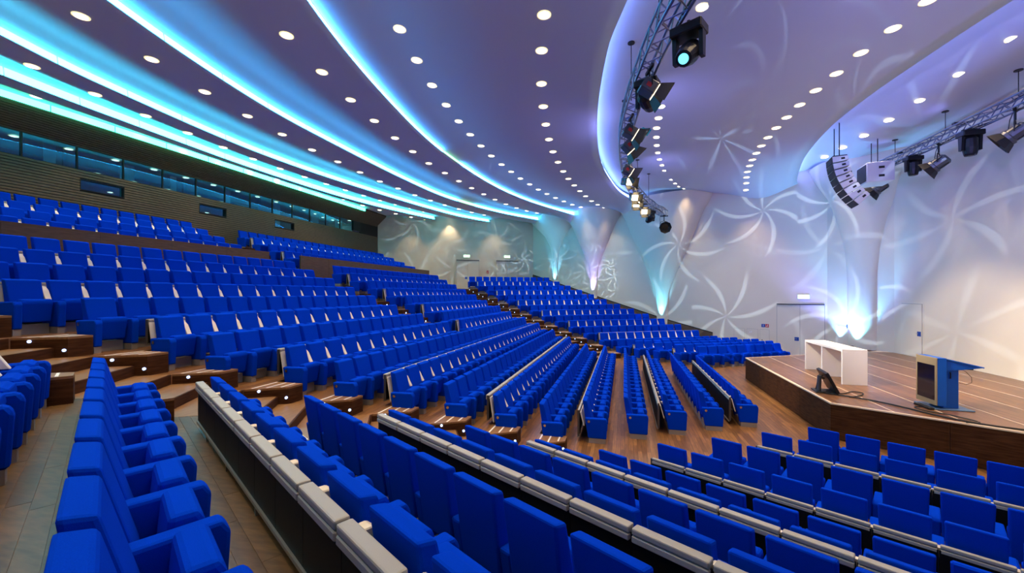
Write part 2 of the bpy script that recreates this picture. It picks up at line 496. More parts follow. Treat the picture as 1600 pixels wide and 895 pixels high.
def part(name, me, parent, loc=(0, 0, 0)):
    o = bpy.data.objects.new(name, me); COL.objects.link(o); o.parent = parent; o.location = loc
    return o
for s in single:
    b, k = s['b'], s['k']
    rn = k if b == 'B' else k - 1
    idx = s['i'] + 1                                   # counted from the stairs
    r = bpy.data.objects.new('auditorium_seat', None); COL.objects.link(r); r.empty_display_size = .1
    r.location = s['p']; r.rotation_euler = (0, 0, PHI[b] - PI / 2)
    where = 'from the near stairs' if (b == 'B' and s['seg'] != 'right') else ('from the middle stairs' if b == 'B' else 'from the stairs')
    tag(r, 'blue folding seat, %s %s, %s row from the stage, %s block' % (ordinal(idx), where, ordinal(rn), BN[b]), 'seat', GROUPS[b])
    part('backrest', SM['backrest'], r)
    c = part('seat_cushion', SM['cushion'], r)
    # arm on the side towards larger v = local -X ; block A counts from the large-v end
    part('armrest', SM['arm'], r, (-.3, 0, 0)); part('plinth', SM['plinth'], r, (-.3, 0, 0))
    part('air_vent', SM['vent'], r)
    if b == 'B' and 9 <= k: part('number_plate', SM['plate'], c, (0, .515, .58))
    if s['v'] == s['vmin']:
        part('armrest', SM['arm'], r, (.3, 0, 0)); part('plinth', SM['plinth'], r, (.3, 0, 0))
        if b == 'B': part('row_badge', SM['badge'], r, (.362, .17, .54))
    if s['v'] == s['vmax'] and b == 'A': part('row_badge', SM['badge'], r, (-.362, .17, .54))

# the rest of the seats, further off, joined
def mesh_arrays(bms):
    vs, fs, ms = [], [], []
    for bmx, off, mi in bms:
        bmx.verts.ensure_lookup_table(); base = len(vs)
        bmx.verts.index_update()
        for v in bmx.verts: vs.append((v.co.x + off[0], v.co.y + off[1], v.co.z + off[2]))
        for f in bmx.faces: fs.append([base + v.index for v in f.verts]); ms.append(mi)
    return vs, fs, ms
low = seat_meshes(1)
for bmx in low.values(): bmesh.ops.recalc_face_normals(bmx, faces=bmx.faces[:])
base_set = mesh_arrays([(low['backrest'], (0, 0, 0), 0), (low['cushion'], (0, 0, 0), 0), (low['arm'], (-.3, 0, 0), 0), (low['plinth'], (-.3, 0, 0), 1), (low['vent'], (0, 0, 0), 1)])
end_set = mesh_arrays([(low['arm'], (.3, 0, 0), 0), (low['plinth'], (.3, 0, 0), 1)])
V, Fc, Mi = [], [], []
for s in seats:
    if id(s) in singles or not s['near']: continue
    a = PHI[s['b']] - PI / 2; ca, sa = math.cos(a), math.sin(a)
    for st in ([base_set, end_set] if s['v'] == s['vmin'] else [base_set]):
        base = len(V)
        for (x, y, z) in st[0]: V.append((s['p'][0] + x * ca - y * sa, s['p'][1] + x * sa + y * ca, s['p'][2] + z))
        for f in st[1]: Fc.append([base + q for q in f])
        Mi += st[2]
me = bpy.data.meshes.new('seats_beyond'); me.from_pydata(V, [], Fc)
me.materials.append(M['blue']); me.materials.append(M['plinth'])
me.polygons.foreach_set('material_index', Mi); me.update()
o = new_obj('auditorium_seat', me)
tag(o, 'mass of blue folding seats filling the upper and farther rows', 'seats', None, 'stuff')

# ------------------------------------------------------------------ folding desks behind every second row
def desk_row(b, k, span):
    v0, v1 = span
    zt = .80 if k < 6 else {7: 1.04, 9: 1.0}.get(k, .99)
    zb = max(.0, ZF(k + 1) - ZF(k)) + .13 if k < 22 else .4
    n = round((v1 - v0) / PITCH)
    vis = []
    for i in range(n):
        v = v0 + PITCH * (i + .5); x, y = P2(b, RR(k), v)
        if shown((x, y, ZF(k)), 260) or (abs(x - CX) < 3 and abs(y - CY) < 3): vis.append(v)
    if not vis: return
    x, y = P2(b, RR(k), sum(span) / 2)
    Zm = min(proj((*P2(b, RR(k), v), 1))[2] for v in vis if proj((*P2(b, RR(k), v), 1))[2] > .2) if any(proj((*P2(b, RR(k), v), 1))[2] > .2 for v in vis) else 1
    rn = k if b == 'B' else k - 1
    sub = ''
    if b == 'B' and k > 10: sub = ' left of its middle stairs' if span[1] < 0 else ' right of its middle stairs'
    t = empty('folding_desk', (x, y, ZF(k)), PHI[b] - PI / 2,
              'grey-edged folding desk run behind the %s seat row, %s block%s' % (ordinal(rn), BN[b], sub), 'desk', 'folding desks')
    vm = sum(span) / 2
    cd, cz = (.055, .046) if k < 6 else (.09, .052)
    def cap_bm():
        bm = box_bm(-.288, .288, -.062 - cd, -.062, zt - cz, zt, .012, 2)
        return bm
    def lip_bm(): return box_bm(-.288, .288, -.064 - cd, -.085, zt - cz * 2 - .008, zt - cz - .006, .008, 1)
    def pan_bm(): return box_bm(-.297, .297, -.118, -.10, zb, zt - .06)
    def front_bm(): return profile_bm([(-.055, zt - .06), (-.035, zt - .06), (.055, .40), (.035, .40)], -.299, .299)
    if Zm < 14:
        mc, ml, mp_, mf = [bm_mesh(nn, f()) for nn, f in (('desk_edge', cap_bm), ('desk_lip', lip_bm), ('desk_panel', pan_bm), ('front_board', front_bm))]
        mc.materials.append(M['cap']); ml.materials.append(M['cap']); mp_.materials.append(M['black']); mf.materials.append(M['cream'])
        for v in vis:
            lx = -(v - vm)
            part('desk_edge', mc, t, (lx, 0, 0)); part('desk_lip', ml, t, (lx, 0, 0)); part('desk_panel', mp_, t, (lx, 0, 0)); part('front_board', mf, t, (lx, 0, 0))
    else:
        for nn, f, m_ in (('desk_edge', cap_bm, 'cap'), ('front_board', front_bm, 'cream'), ('desk_panel', pan_bm, 'black')):
            bm = bmesh.new()
            for v in vis:
                lx = -(v - vm)
                if nn == 'desk_edge': add_box(bm, lx - .292, lx + .292, -.128, -.062, zt - .07, zt)
                elif nn == 'front_board': add_profile(bm, [(-.055, zt - .06), (-.035, zt - .06), (.055, .40), (.035, .40)], lx - .299, lx + .299)
                else: add_box(bm, lx - .297, lx + .297, -.118, -.10, zb, zt - .06)
            o = obj(nn, bm, M[m_], t); o['kind'] = 'stuff'
    bp = [(-.05, zt - .075), (.035, zt - .075), (.12, .84), (.235, .625), (.05, .625)] if k > 6 else [(.0, .70), (.12, .70), (.235, .625), (.05, .625)]
    if Zm < 22:
        mb_ = bm_mesh('desk_bracket', profile_bm(bp, -.047, .047, .008, 1)); mb_.materials.append(M['cream'])
        for v in vis[:-1]: part('desk_bracket', mb_, t, (-(v + .3 - vm), 0, 0))
    else:
        bm = bmesh.new()
        for v in vis[:-1]: add_profile(bm, bp, -(v + .3 - vm) - .047, -(v + .3 - vm) + .047)
        obj('desk_brackets', bm, M['cream'], t)['kind'] = 'stuff'
    xa, xb = -(max(vis) - vm) - .3, -(min(vis) - vm) + .3
    obj('foot_rail', box_bm(xa, xb, -.135, -.095, zb - .03, zb), M['rail'], t)
    bm = bmesh.new()
    for v in vis[::2]:
        lx = -(v - vm); add_box(bm, lx - .29, lx - .26, -.12, -.09, zb - .13, zb)
    obj('support_legs', bm, M['rail'], t)['kind'] = 'stuff'
    for sgn, xx in ((-1, xa), (1, xb)):
        obj('end_bracket', box_bm(xx - .010, xx + .010, -.12, -.07, zb, zt - .01), M['bracket'], t)
for (b, k), spans in sorted(rows_present.items()):
    if k % 2 == 1:
        for sp in spans: desk_row(b, k, sp)

# ------------------------------------------------------------------ stage
SH, SA = .93, 6.65
sv = SA / math.cos(R(30))
hexv = [(.69, -sv), (-sv * math.cos(R(60)) , -sv * math.sin(R(60)))]
# corners of the half hexagon: edges at distance SA facing the three blocks
def corner(a1, a2):
    n1 = (math.cos(a1), math.sin(a1)); n2 = (math.cos(a2), math.sin(a2))
    det = n1[0] * n2[1] - n1[1] * n2[0]
    return ((-SA * n2[1] + SA * n1[1]) / det, (-SA * n1[0] + SA * n2[0]) / det)
cAB = corner(PHI['A'], PHI['B']); cBC = corner(PHI['B'], PHI['C'])
yw = (SA + .5 * .69) / .866025
stage = empty('stage', (-3, 0, 0), 0); tag(stage, 'raised dark wood stage with angled front in front of the white wall', 'stage')
si = Matrix.Translation((3, 0, 0))
outline = [(.66, -yw), cAB, cBC, (.66, yw - .75), ] if False else [(.66, -yw), cAB, cBC, (.38, yw - .16)]
def inset(pts, d):
    return [(.66, -yw + d), (cAB[0] + d * .95, cAB[1] + d * .55), (cBC[0] + d * .95, cBC[1] - d * .55), (.38, yw - .16 - d), (.66, 7.38)]
bm = bmesh.new(); add_prism(bm, inset(outline, .06), 0, SH - .003); bm.transform(si); obj('stage_core', bm, M['deckjoint'], stage)
# deck panels in strips along the stage
xs = [-SA + .03 + i * 1.05 for i in range(8)]
for i in range(7):
    x0, x1 = xs[i] + .018, min(xs[i + 1], .68) - .018
    if x1 <= x0 + .05: continue
    def ylim(x): return (SA + .5 * x) / .866025 - .04
    ya0, ya1 = ylim(x0), ylim(x1)
    cuts = [-99, -5.2 + .5 * (i % 2), -2.6 + .5 * (i % 2), 0.2 * (i % 2), 2.6 - .5 * (i % 2), 5.2 - .5 * (i % 2), 99]
    for c0, c1 in zip(cuts, cuts[1:]):
        a0, a1 = max(c0, -ya0), min(c1, ya0); b0, b1 = max(c0, -ya1), min(c1, ya1)
        if a1 - a0 < .05 and b1 - b0 < .05: continue
        if a1 <= a0: a0 = a1 = max(min(a0, ya0), -ya0)
        yl = lambda x: 7.40 + (.69 - x) * 2.56
        a1, b1 = min(a1, yl(x0)), min(b1, yl(x1))
        bm = bmesh.new(); g = .003
        add_prism(bm, [(x0, a0 + g), (x1, b0 + g), (x1, b1 - g), (x0, a1 - g)], SH - .03, SH); bm.transform(si)
        obj('deck_panel', bm, M['deck'], stage)
# front panels and nosing
for (p, q, L_) in ((outline[0], cAB, 2.15), (cAB, cBC, 2.0), (cBC, outline[3], 2.15)):
    p, q = Vector(p), Vector(q); d = (q - p); ln = d.length; d.normalize(); nrm = Vector((d.y, -d.x))
    if nrm.dot(Vector((-3, 0)) - p) > 0: nrm = -nrm
    n = max(1, round(ln / L_)); w = ln / n
    for i in range(n):
        a = p + d * (i * w + .004); b_ = p + d * ((i + 1) * w - .004)
        bm = bmesh.new(); add_prism(bm, [a, b_, b_ - nrm * .05, a - nrm * .05], .02, SH - .032); bm.transform(si)
        obj('riser_panel', bm, M['walnut'], stage)
    bm = bmesh.new(); add_prism(bm, [p + nrm * .012, q + nrm * .012, q - nrm * .05, p - nrm * .05], SH - .03, SH + .004); bm.transform(si)
    obj('edge_trim', bm, M['deckjoint'], stage)

# ------------------------------------------------------------------ walls
def wall_seg(name, p, q, z0, z1, th, m, label=None):
    """wall whose inner face runs p -> q; thickness goes to the right of the walk"""
    p, q = Vector(p), Vector(q); d = (q - p).normalized(); n = Vector((d.y, -d.x)) * th
    bm = bmesh.new(); add_prism(bm, [p, q, q + n, p + n], z0, z1)
    return struct(obj(name, bm, m), label)
ZT = 11.6
wC0, wC1 = (-20.28, 22.22), (-.65, 10.88)
w30 = (-33.0, 15.74)
wall_seg('wall_far', wC0, wC1, 0, ZT, -.15, M['wall'], 'cream side wall beyond the far seat block')
wall_seg('wall_foyer', w30, wC0, 0, ZT, -.15, M['wall'], 'cream wall with two doors behind the far block')
wall_seg('wall_corner', wC1, (.69, 7.45), 0, ZT, -.15, M['wall'], 'short angled wall at the far end of the stage')
wall_seg('wall_stage', (.69, 7.45), (.69, -11), 0, ZT, -.15, M['wall'], 'white wall behind the stage')
wall_seg('wall_near', (-20.28, -22.22), (.69, -10.1), 0, ZT, .15, M['wall'])
wall_seg('wall_near', (-33.0, -15.74), (-20.28, -22.22), 0, ZT, .15, M['wall'])

# rear wall with slats, windows and the control room behind it
rw = empty('wall_rear', (-33, 0, 0)); struct(rw, 'dark slatted rear wall with a long band of windows')
SMW = [(-9.5, -8.1), (-4.84, -3.36), (-.07, 1.40), (4.64, 6.18)]
Y0, Y1 = -15.7, 15.72
def rbox(bm, y0, y1, z0, z1, x0=-.12, x1=0.0): add_box(bm, x0, x1, y0, y1, z0, z1)
bm = bmesh.new()
rbox(bm, Y0, Y1, 0, 7.96); rbox(bm, Y0, Y1, 8.38, 8.74); rbox(bm, Y0, Y1, 9.66, ZT); rbox(bm, 13.25, Y1, 8.74, 9.66)
yy = Y0
for a, c in SMW + [(Y1, Y1)]:
    rbox(bm, yy, a, 7.96, 8.38); yy = c
obj('wall_backing', bm, M['slatback'], rw)
bm = bmesh.new(); z = 6.3
while z < 8.72:
    if z + .08 > 7.96 and z < 8.38:
        yy = Y0
        for a, c in SMW + [(Y1, Y1)]:
            add_box(bm, 0, .03, yy, a - .02, z, z + .078); yy = c + .02
    else: add_box(bm, 0, .03, Y0, Y1, z, z + .078)
    z += .107
obj('slats', bm, M['slat'], rw)['kind'] = 'stuff'
# the slatted soffit leaning out over the windows
p0, p1 = Vector((-.0, 9.66)), Vector((.95, 10.47)); d = p1 - p0; ln = d.length; d.normalize(); nn = Vector((d.y, -d.x))
bm = bmesh.new(); s = 0.0
while s < ln - .04:
    a = p0 + d * s; b_ = p0 + d * (s + .075)
    vs = [(a.x, a.y), (b_.x, b_.y), (b_.x - nn.x * .03, b_.y - nn.y * .03), (a.x - nn.x * .03, a.y - nn.y * .03)]
    lo = [bm.verts.new((v[0], Y0, v[1])) for v in vs]; hi = [bm.verts.new((v[0], 15.6, v[1])) for v in vs]
    bm.faces.new(lo); bm.faces.new(hi[::-1])
    for i in range(4): bm.faces.new((lo[i], hi[i], hi[(i + 1) % 4], lo[(i + 1) % 4]))
    s += .1
obj('soffit_slats', bm, M['slat'], rw)['kind'] = 'stuff'
bm = bmesh.new()
vs = [(p0.x - .05, p0.y + .05), (p1.x - .05, p1.y + .05), (p1.x - .05, p1.y + .12), (p0.x - .05, p0.y + .12)]
lo = [bm.verts.new((v[0], Y0, v[1])) for v in vs]; hi = [bm.verts.new((v[0], 15.65, v[1])) for v in vs]
bm.faces.new(lo); bm.faces.new(hi[::-1])
for i in range(4): bm.faces.new((lo[i], hi[i], hi[(i + 1) % 4], lo[(i + 1) % 4]))
obj('soffit_backing', bm, M['slatback'], rw)
# window band
wb = empty('window_1', (-33, 0, 8.74)); struct(wb, 'long band of control room windows above the rear slats')
ys = [-11.2 + 1.57 * i for i in range(16)]
for a, c in zip(ys, ys[1:]):
    if c > 13.3: break
    obj('pane', box_bm(-.045, -.035, a + .02, c - .02, .02, .90), M['glass'], wb)
for y in ys:
    if y < 13.3: obj('mullion', box_bm(-.08, .0, y - .025, y + .025, 0, .92), M['mullion'], wb)
obj('window_frame', box_bm(-.10, .005, Y0, 13.25, -.03, .02), M['mullion'], wb)
obj('window_frame', box_bm(-.10, .005, Y0, 13.25, .90, .95), M['mullion'], wb)
for i, (a, c) in enumerate(SMW):
    w = empty('window_%d' % (i + 2), (-33, (a + c) / 2, 8.17)); struct(w, 'small projection window let into the rear slats')
    h = (c - a) / 2
    obj('pane', box_bm(-.10, -.09, -h, h, -.21, .21), M['glass'], w)
    bm = bmesh.new()
    for (y0, y1, z0, z1) in ((-h - .02, h + .02, -.225, -.20), (-h - .02, h + .02, .20, .225), (-h - .02, -h + .01, -.2, .2), (h - .01, h + .02, -.2, .2)):
        add_box(bm, -.12, .035, y0, y1, z0, z1)
    obj('window_frame', bm, M['mullion'], w)
# room behind the glass
rm = empty('wall_control_room', (-35, 0, 7.9)); struct(rm)
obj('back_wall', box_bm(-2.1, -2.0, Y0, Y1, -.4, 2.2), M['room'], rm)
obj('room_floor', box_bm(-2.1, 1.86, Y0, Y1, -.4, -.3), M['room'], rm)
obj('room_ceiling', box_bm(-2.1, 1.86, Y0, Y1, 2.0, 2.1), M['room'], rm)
for y0, w in ((-5.6, .35), (-3.1, .55), (-1.0, .28), (1.9, .3), (5.2, .5), (8.5, .7), (11.0, .8)):
    b_ = obj('roller_blind', box_bm(-.015, .015, 0, w, .05, 1.72), M['blind'], rm); b_.location = (1.35, y0, 0)
for y0 in (-4.6, .2, 4.9):
    obj('partition', box_bm(-.05, .05, 0, .1, -.3, 2), M['room'], rm, (.5, y0, 0))
sq = tag(obj('wall_speaker', box_bm(0, .06, -.45, .45, -.37, .37, .01), M['blackmetal'], None, (-33, 12.75, 9.25)), 'black square loudspeaker panel at the right end of the window band', 'speaker')

# parapet in front of the upper rows
for nm, a, c in (('left', -13.5, -.74), ('right', 1.18, 15.45)):
    t = empty('parapet', (-27.85, a, ZF(18)))
    tag(t, 'brown wooden parapet %s of the middle stairs, below the upper rows' % nm, 'parapet')
    n = round((c - a) / 2.13); w = (c - a) / n
    for i in range(n): obj('parapet_panel', box_bm(0, .03, i * w + .004, (i + 1) * w - .004, 0, 5.66 - ZF(18)), M['parapet'], t)
    obj('parapet_core', box_bm(-.07, .0, 0.01, c - a - .01, 0, 5.655 - ZF(18)), M['slatback'], t)
    obj('parapet_cap', box_bm(-.08, .035, 0, c - a, 5.66 - ZF(18), 5.70 - ZF(18)), M['parapet'], t)

# sloping wooden skirting along the far wall with its dark shadow gap
dC = Vector((wC1[0] - wC0[0], wC1[1] - wC0[1])).normalized(); nC = Vector((dC.y, -dC.x))
if nC.dot(Vector((0, 0)) - Vector(wC0)) < 0: nC = -nC
def kz(pt): return (-( .5 * pt[0] - .866025 * pt[1]) - R0) / SP
def skirt_top(pt):
    k = kz(pt)
    if k < 6.5: return max(.35, .93 + (k - 6.5) * .3)
    if k < 10.2: return .93 + (k - 6.5) * .27
    return 1.93 + (k - 10.2) * .3265
LW = (Vector(wC1) - Vector(wC0)).length
t = empty('baseboard_far', (*wC0, 0)); struct(t, 'stepped brown wooden skirting climbing the far wall')
N = 12; smax = LW - 6.2
for i in range(N):
    s0, s1 = smax * i / N + .004, smax * (i + 1) / N - .004
    a, b_ = Vector(wC0) + dC * s0, Vector(wC0) + dC * s1
    za, zb_ = skirt_top(a), skirt_top(b_)
    for nm, th, zo0, zo1, mm in (('skirting_board', .06, -3.0, -.06, 'parapet'), ('shadow_gap', .045, -.06, 0, 'black')):
        bm = bmesh.new(); off = nC * th
        pts = [(a, max(0, za + zo0), za + zo1), (b_, max(0, zb_ + zo0), zb_ + zo1)]
        vs = []
        for (p, z0, z1) in pts:
            for q in (p + nC * .002, p + off):
                for z in (z0, z1): vs.append(bm.verts.new((q.x - wC0[0], q.y - wC0[1], z)))
        # a: in lo, in hi, out lo, out hi ; b the same
        i0, i1, o0, o1, j0, j1, q0, q1 = vs
        for f in ((o0, q0, q1, o1), (i0, i1, j1, j0), (i1, o1, q1, j1), (i0, j0, q0, o0), (i0, o0, o1, i1), (j0, j1, q1, q0)): bm.faces.new(f)
        obj(nm, bm, M[mm], t)

# ------------------------------------------------------------------ funnel columns against the far wall
def funnel(pos, prof, flat, ang, label):
    bm = bmesh.new(); add_lathe(bm, prof, 40, False)
    o = obj('pillar', bm, M['wall'], None, (pos[0], pos[1], 0), True)
    o.scale = (1, flat, 1); o.rotation_euler = (0, 0, ang)
    return struct(o, label)
AW = R(-30)
funnel((-17.87, 20.83), [(.28, 4), (.30, 6.4), (.36, 7.2), (.60, 8.1), (1.15, 9.0), (1.9, 9.7), (2.6, 10.3), (2.9, 10.8)], .55, AW, 'slim funnel-shaped column at the back of the far wall')
funnel((-14.27, 18.75), [(.36, 2.5), (.38, 5.4), (.46, 5.9), (.80, 6.8), (1.3, 7.8), (1.75, 8.8), (2.2, 9.6), (2.7, 10.2), (3.0, 10.8)], .5, AW, 'second funnel-shaped column along the far wall')
funnel((-9.09, 15.76), [(.42, 0), (.44, 2.8), (.54, 3.8), (.86, 4.7), (1.3, 5.8), (1.95, 7.1), (2.45, 8.3), (2.9, 9.4), (3.4, 10.2), (3.6, 10.8)], .42, AW, 'widest funnel-shaped column on the far wall')
funnel((.2, 9.0), [(.8, .9), (.82, 4.5), (.95, 6), (1.3, 7.5), (1.9, 9), (2.6, 10), (3, 10.8)], .5, R(-68), 'broad funnel-shaped column at the far stage corner')

# ------------------------------------------------------------------ ceiling bands and coves
ZC = 10.45
CK = {1: [(-26, -32.05), (-8, -32.05), (2, -32.05), (15.6, -32.05)],
      2: [(-26, -27.6), (-15, -29.3), (-8.2, -30.2), (-5.7, -30.5), (1.5, -31.0), (9.6, -30.5), (17.8, -28.3), (24, -26)],
      3: [(-26, -21.5), (-15, -25.7), (-9.4, -27.4), (-7.1, -27.97), (-.7, -28.6), (6, -28.0), (15.8, -26.0), (20.1, -24.0), (25, -20.5)],
      4: [(-26, -15.5), (-15, -21.3), (-9.6, -23.2), (-4.8, -24.17), (-.8, -24.35), (5.8, -24.24), (10.6, -23.7), (16.5, -21.6), (21.1, -18.5), (25, -14.5)],
      5: [(-26, -11.0), (-15, -16.6), (-8.4, -18.8), (-3.3, -19.75), (1.7, -20.1), (8.7, -19.5), (14.5, -17.8), (19.2, -15.2), (23, -11.5)],
      6: [(-22, -6), (-12, -10.1), (-6.5, -11.75), (-4.7, -12.25), (-.35, -12.8), (4.7, -12.95), (9.5, -12.5), (13.4, -11.7), (16.2, -10.1), (19, -7)],
      7: [(-16, .6), (-9, -2.1), (-4.2, -3.25), (-2, -3.57), (.4, -3.8), (2.9, -3.8), (6.6, -3.3), (9.7, -2.5), (11.6, -1.85), (13, -.8)],
      8: [(-26, .72), (-10, .72), (7, .72), (13, .72)]}
def wall_y(x):
    if x < -20.28: return (29.4 + .5 * x) / .866025
    return (9.1 - .5 * x) / .866025
HS = {1: .16, 2: .26, 3: .21, 4: .18, 5: .12, 6: .5, 7: .5}
YE = {i: None for i in range(1, 9)}
for i in range(1, 9):
    y = 5.0
    for _ in range(60):
        y = .5 * y + .5 * wall_y(lerp_knots(CK[i], y))
    YE[i] = min(y, {8: 7.6}.get(i, 99)) + .12
def ceil_z(i, s, y, x):
    """underside of band i (between cove i and i+1); s runs 0..1 across it"""
    h = HS[i]
    pk = h + .14 if i < 6 else .5
    z = ZC + h + (pk - h) * smoothstep(0, .22, s) - pk * smoothstep(.16, .60, s)
    dw = max(0.0, wall_y(x) - y)
    if i in (3, 4, 5, 6):
        dip = .75 * math.exp(-((s - .80) / .17) ** 2) - .15 * math.exp(-((s - .3) / .2) ** 2)
        z -= dip * math.exp(-(dw / 2.2) ** 1.5) * (1 if i > 3 else .5)
    return z
NY, NS = 96, 18
YS = -21.0
for i in range(1, 8):
    bm = bmesh.new(); grid = []
    for a in range(NY + 1):
        t = a / NY
        ya, yb = YS + (YE[i] - YS) * t, YS + (YE[i + 1] - YS) * t
        xa, xb = lerp_knots(CK[i], ya), lerp_knots(CK[i + 1], yb)
        row = []
        if i > 5: row.append(bm.verts.new((xa - .24, ya, ZC + .54)))
        for c in range(NS + 1):
            s = c / NS; x = xa + (xb - xa) * s; y = ya + (yb - ya) * s
            row.append(bm.verts.new((x, y, ceil_z(i, s, y, x))))
        # lip: turn up behind the next cove light
        x2 = xb - .22; row.append(bm.verts.new((x2, yb, ceil_z(i, 1, yb, xb) + .5)))
        grid.append(row)
    for a in range(NY):
        for c in range(len(grid[0]) - 1):
            bm.faces.new((grid[a][c], grid[a + 1][c], grid[a + 1][c + 1], grid[a][c + 1]))
    o = obj('ceiling', bm, M['ceil'], None, None, True)
    struct(o, 'curved white ceiling band between two cove lights')
# flat lid above everything
bm = bmesh.new(); add_prism(bm, [(-34, -26), (3, -26), (3, 26), (-34, 26)], ZT, ZT + .1); struct(obj('ceiling', bm, M['ceil']), None)

COVE_LABEL = {1: 'bright cyan cove light along the slatted rear wall', 2: 'wide cyan cove light, second from the rear wall',
              3: 'long cyan cove light, third from the rear wall', 4: 'curved blue-white cove light, fourth from the rear wall',
              5: 'curved white-edged cove light, fifth from the rear wall', 6: 'violet-blue cove light curving behind the long truss',
              7: 'violet-blue cove light nearest the stage wall'}
for i in range(1, 8):
    t = empty('cove_light', (lerp_knots(CK[i], 0), 0, ZC)); tag(t, COVE_LABEL[i], 'cove light', 'cove lights of the ceiling')
    y = -14.0 if i < 6 else -12.0; yend = YE[i] - .12
    if i == 1: yend = 12.55
    n = 0
    while y < yend - .2:
        y2 = min(y + 1.95, yend)
        bm = bmesh.new(); prev = None
        for q in range(5):
            yy = y + .015 + (y2 - y - .03) * q / 4; x = lerp_knots(CK[i], yy)
            tt = (yy - YS) / (YE[i] - YS)
            zl = ceil_z(i - 1, 1, yy, x) if i > 1 else ZC
            zu = ceil_z(i, 0, yy, x)
            if i < 6: cur = [bm.verts.new((x + (.04 if i == 1 else .012) - t.location.x, yy, zl - (.06 if i == 1 else 0) - ZC)), bm.verts.new((x + (.035 if i == 1 else -.03) - t.location.x, yy, zu + .02 - ZC))]
            else: cur = [bm.verts.new((x - .06 - t.location.x, yy, zl + .20 - ZC)), bm.verts.new((x - .13 - t.location.x, yy, zl + .36 - ZC))]
            if prev: bm.faces.new((prev[0], cur[0], cur[1], prev[1]))
            prev = cur
        m_ = M['covegreen'] if (i == 4 and 9.6 < y < 11.6) or (i == 5 and .5 < y < 2.2) else M['cove%d' % i]
        obj('light_segment', bm, m_, t)
        y = y2; n += 1

# ------------------------------------------------------------------ downlights
DL = {
'1':[(-31.25,-6.93),(-31.56,-5.13),(-31.72,-3.35),(-31.89,-1.55),(-31.84,0.16),(-31.95,2.02),(-31.97,3.86),(-31.85,5.64),(-31.67,7.42),(-31.45,9.21),(-31.10,10.92),(-30.82,12.72),(-30.36,14.37),(-29.89,16.07),(-29.45,17.72)],
'2':[(-28.64,-8.27),(-28.97,-6.60),(-29.20,-4.95),(-29.39,-3.28),(-29.56,-1.58),(-29.67,0.09),(-29.67,1.75),(-29.62,3.44),(-29.56,5.14),(-29.43,6.76),(-29.28,8.49),(-29.05,10.15),(-28.77,11.75),(-28.43,13.37),(-27.99,14.84),(-27.63,16.59),(-27.14,18.17)],
'3':[(-24.46,-9.39),(-24.85,-7.61),(-25.25,-5.77),(-25.52,-3.94),(-25.70,-2.14),(-25.86,-0.26),(-25.86,1.51),(-25.90,3.37),(-25.91,5.29),(-25.75,7.05),(-25.60,8.95),(-25.30,10.69),(-25.01,12.49),(-24.59,14.24),(-24.17,16.02),(-23.65,17.74),(-23.14,19.46)],
'4':[(-20.26,-7.50),(-20.63,-5.78),(-20.94,-4.03),(-21.16,-2.32),(-21.34,-0.55),(-21.44,1.16),(-21.52,2.95),(-21.43,4.71),(-21.32,6.44),(-21.17,8.15),(-20.96,9.87),(-20.71,11.58),(-20.39,13.27),(-19.99,14.94),(-19.54,16.56),(-19.03,18.21),(-18.47,19.81)],
'5a':[(-17.28,-7.94),(-17.49,-6.63),(-17.76,-5.22),(-17.98,-3.77),(-18.12,-2.34),(-18.23,-0.91),(-18.28,0.49),(-18.29,1.90),(-18.26,3.35),(-18.16,4.79),(-18.00,6.15),(-17.83,7.62),(-17.58,9.02),(-17.32,10.45),(-16.99,11.79),(-16.60,13.11),(-16.19,14.47),(-15.73,15.86),(-15.21,17.11)],
'5b':[(-13.67,-6.53),(-14.01,-5.13),(-14.36,-3.38),(-14.61,-1.80),(-14.81,-0.25),(-14.97,1.33),(-15.06,2.90),(-15.07,4.49),(-15.04,6.11),(-14.96,7.64),(-14.80,9.19),(-14.61,10.71),(-14.38,12.23),(-14.09,13.79),(-13.73,15.13),(-13.32,16.60)],
'6a':[(-9.92,-5.13),(-10.12,-4.08),(-10.44,-0.87),(-10.44,0.29),(-10.45,1.33),(-10.45,2.35),(-10.37,3.41),(-10.27,4.46),(-10.14,5.52),(-9.97,6.61),(-9.76,7.62),(-9.54,8.67),(-8.96,10.66),(-8.63,11.62),(-8.28,12.57),(-7.87,13.30)],
'6b':[(-5.11,-4.71),(-5.26,-3.73),(-5.46,-2.71),(-5.58,-1.64),(-5.72,-0.61),(-5.80,0.44),(-5.85,1.49),(-5.88,2.50),(-5.86,3.55),(-5.81,4.60),(-5.72,5.62),(-5.62,6.64),(-5.47,7.66),(-5.29,8.74),(-5.07,9.74),(-4.83,10.68),(-4.58,11.68)],
'7':[(-1.70,-2.08),(-1.71,-0.31),(-1.71,1.46),(-1.73,3.19),(-1.72,4.95),(-1.75,6.69),(-1.76,8.48)]}
ROWN = {'1': 'along the rear wall', '2': 'between the second and third cove lights', '3': 'between the third and fourth cove lights',
        '4': 'between the fourth and fifth cove lights', '5a': 'just beyond the fifth cove light', '5b': 'just before the long truss',
        '6a': 'just beyond the long truss', '6b': 'over the front middle seats', '7': 'above the stage'}
def band_z(x, y):
    for i in range(1, 8):
        xa, xb = lerp_knots(CK[i], y), lerp_knots(CK[i + 1], y)
        if xa <= x <= xb: return ceil_z(i, (x - xa) / (xb - xa), y, x)
    return ZC
bm = bmesh.new(); add_tube(bm, (0, 0, -.012), (0, 0, .03), .165, 24); ring_me = bm_mesh('lamp_ring', bm); ring_me.materials.append(M['ring'])
bm = bmesh.new(); add_tube(bm, (0, 0, -.018), (0, 0, -.010), .125, 24); lens_me = bm_mesh('lamp_lens', bm); lens_me.materials.append(M['down'])
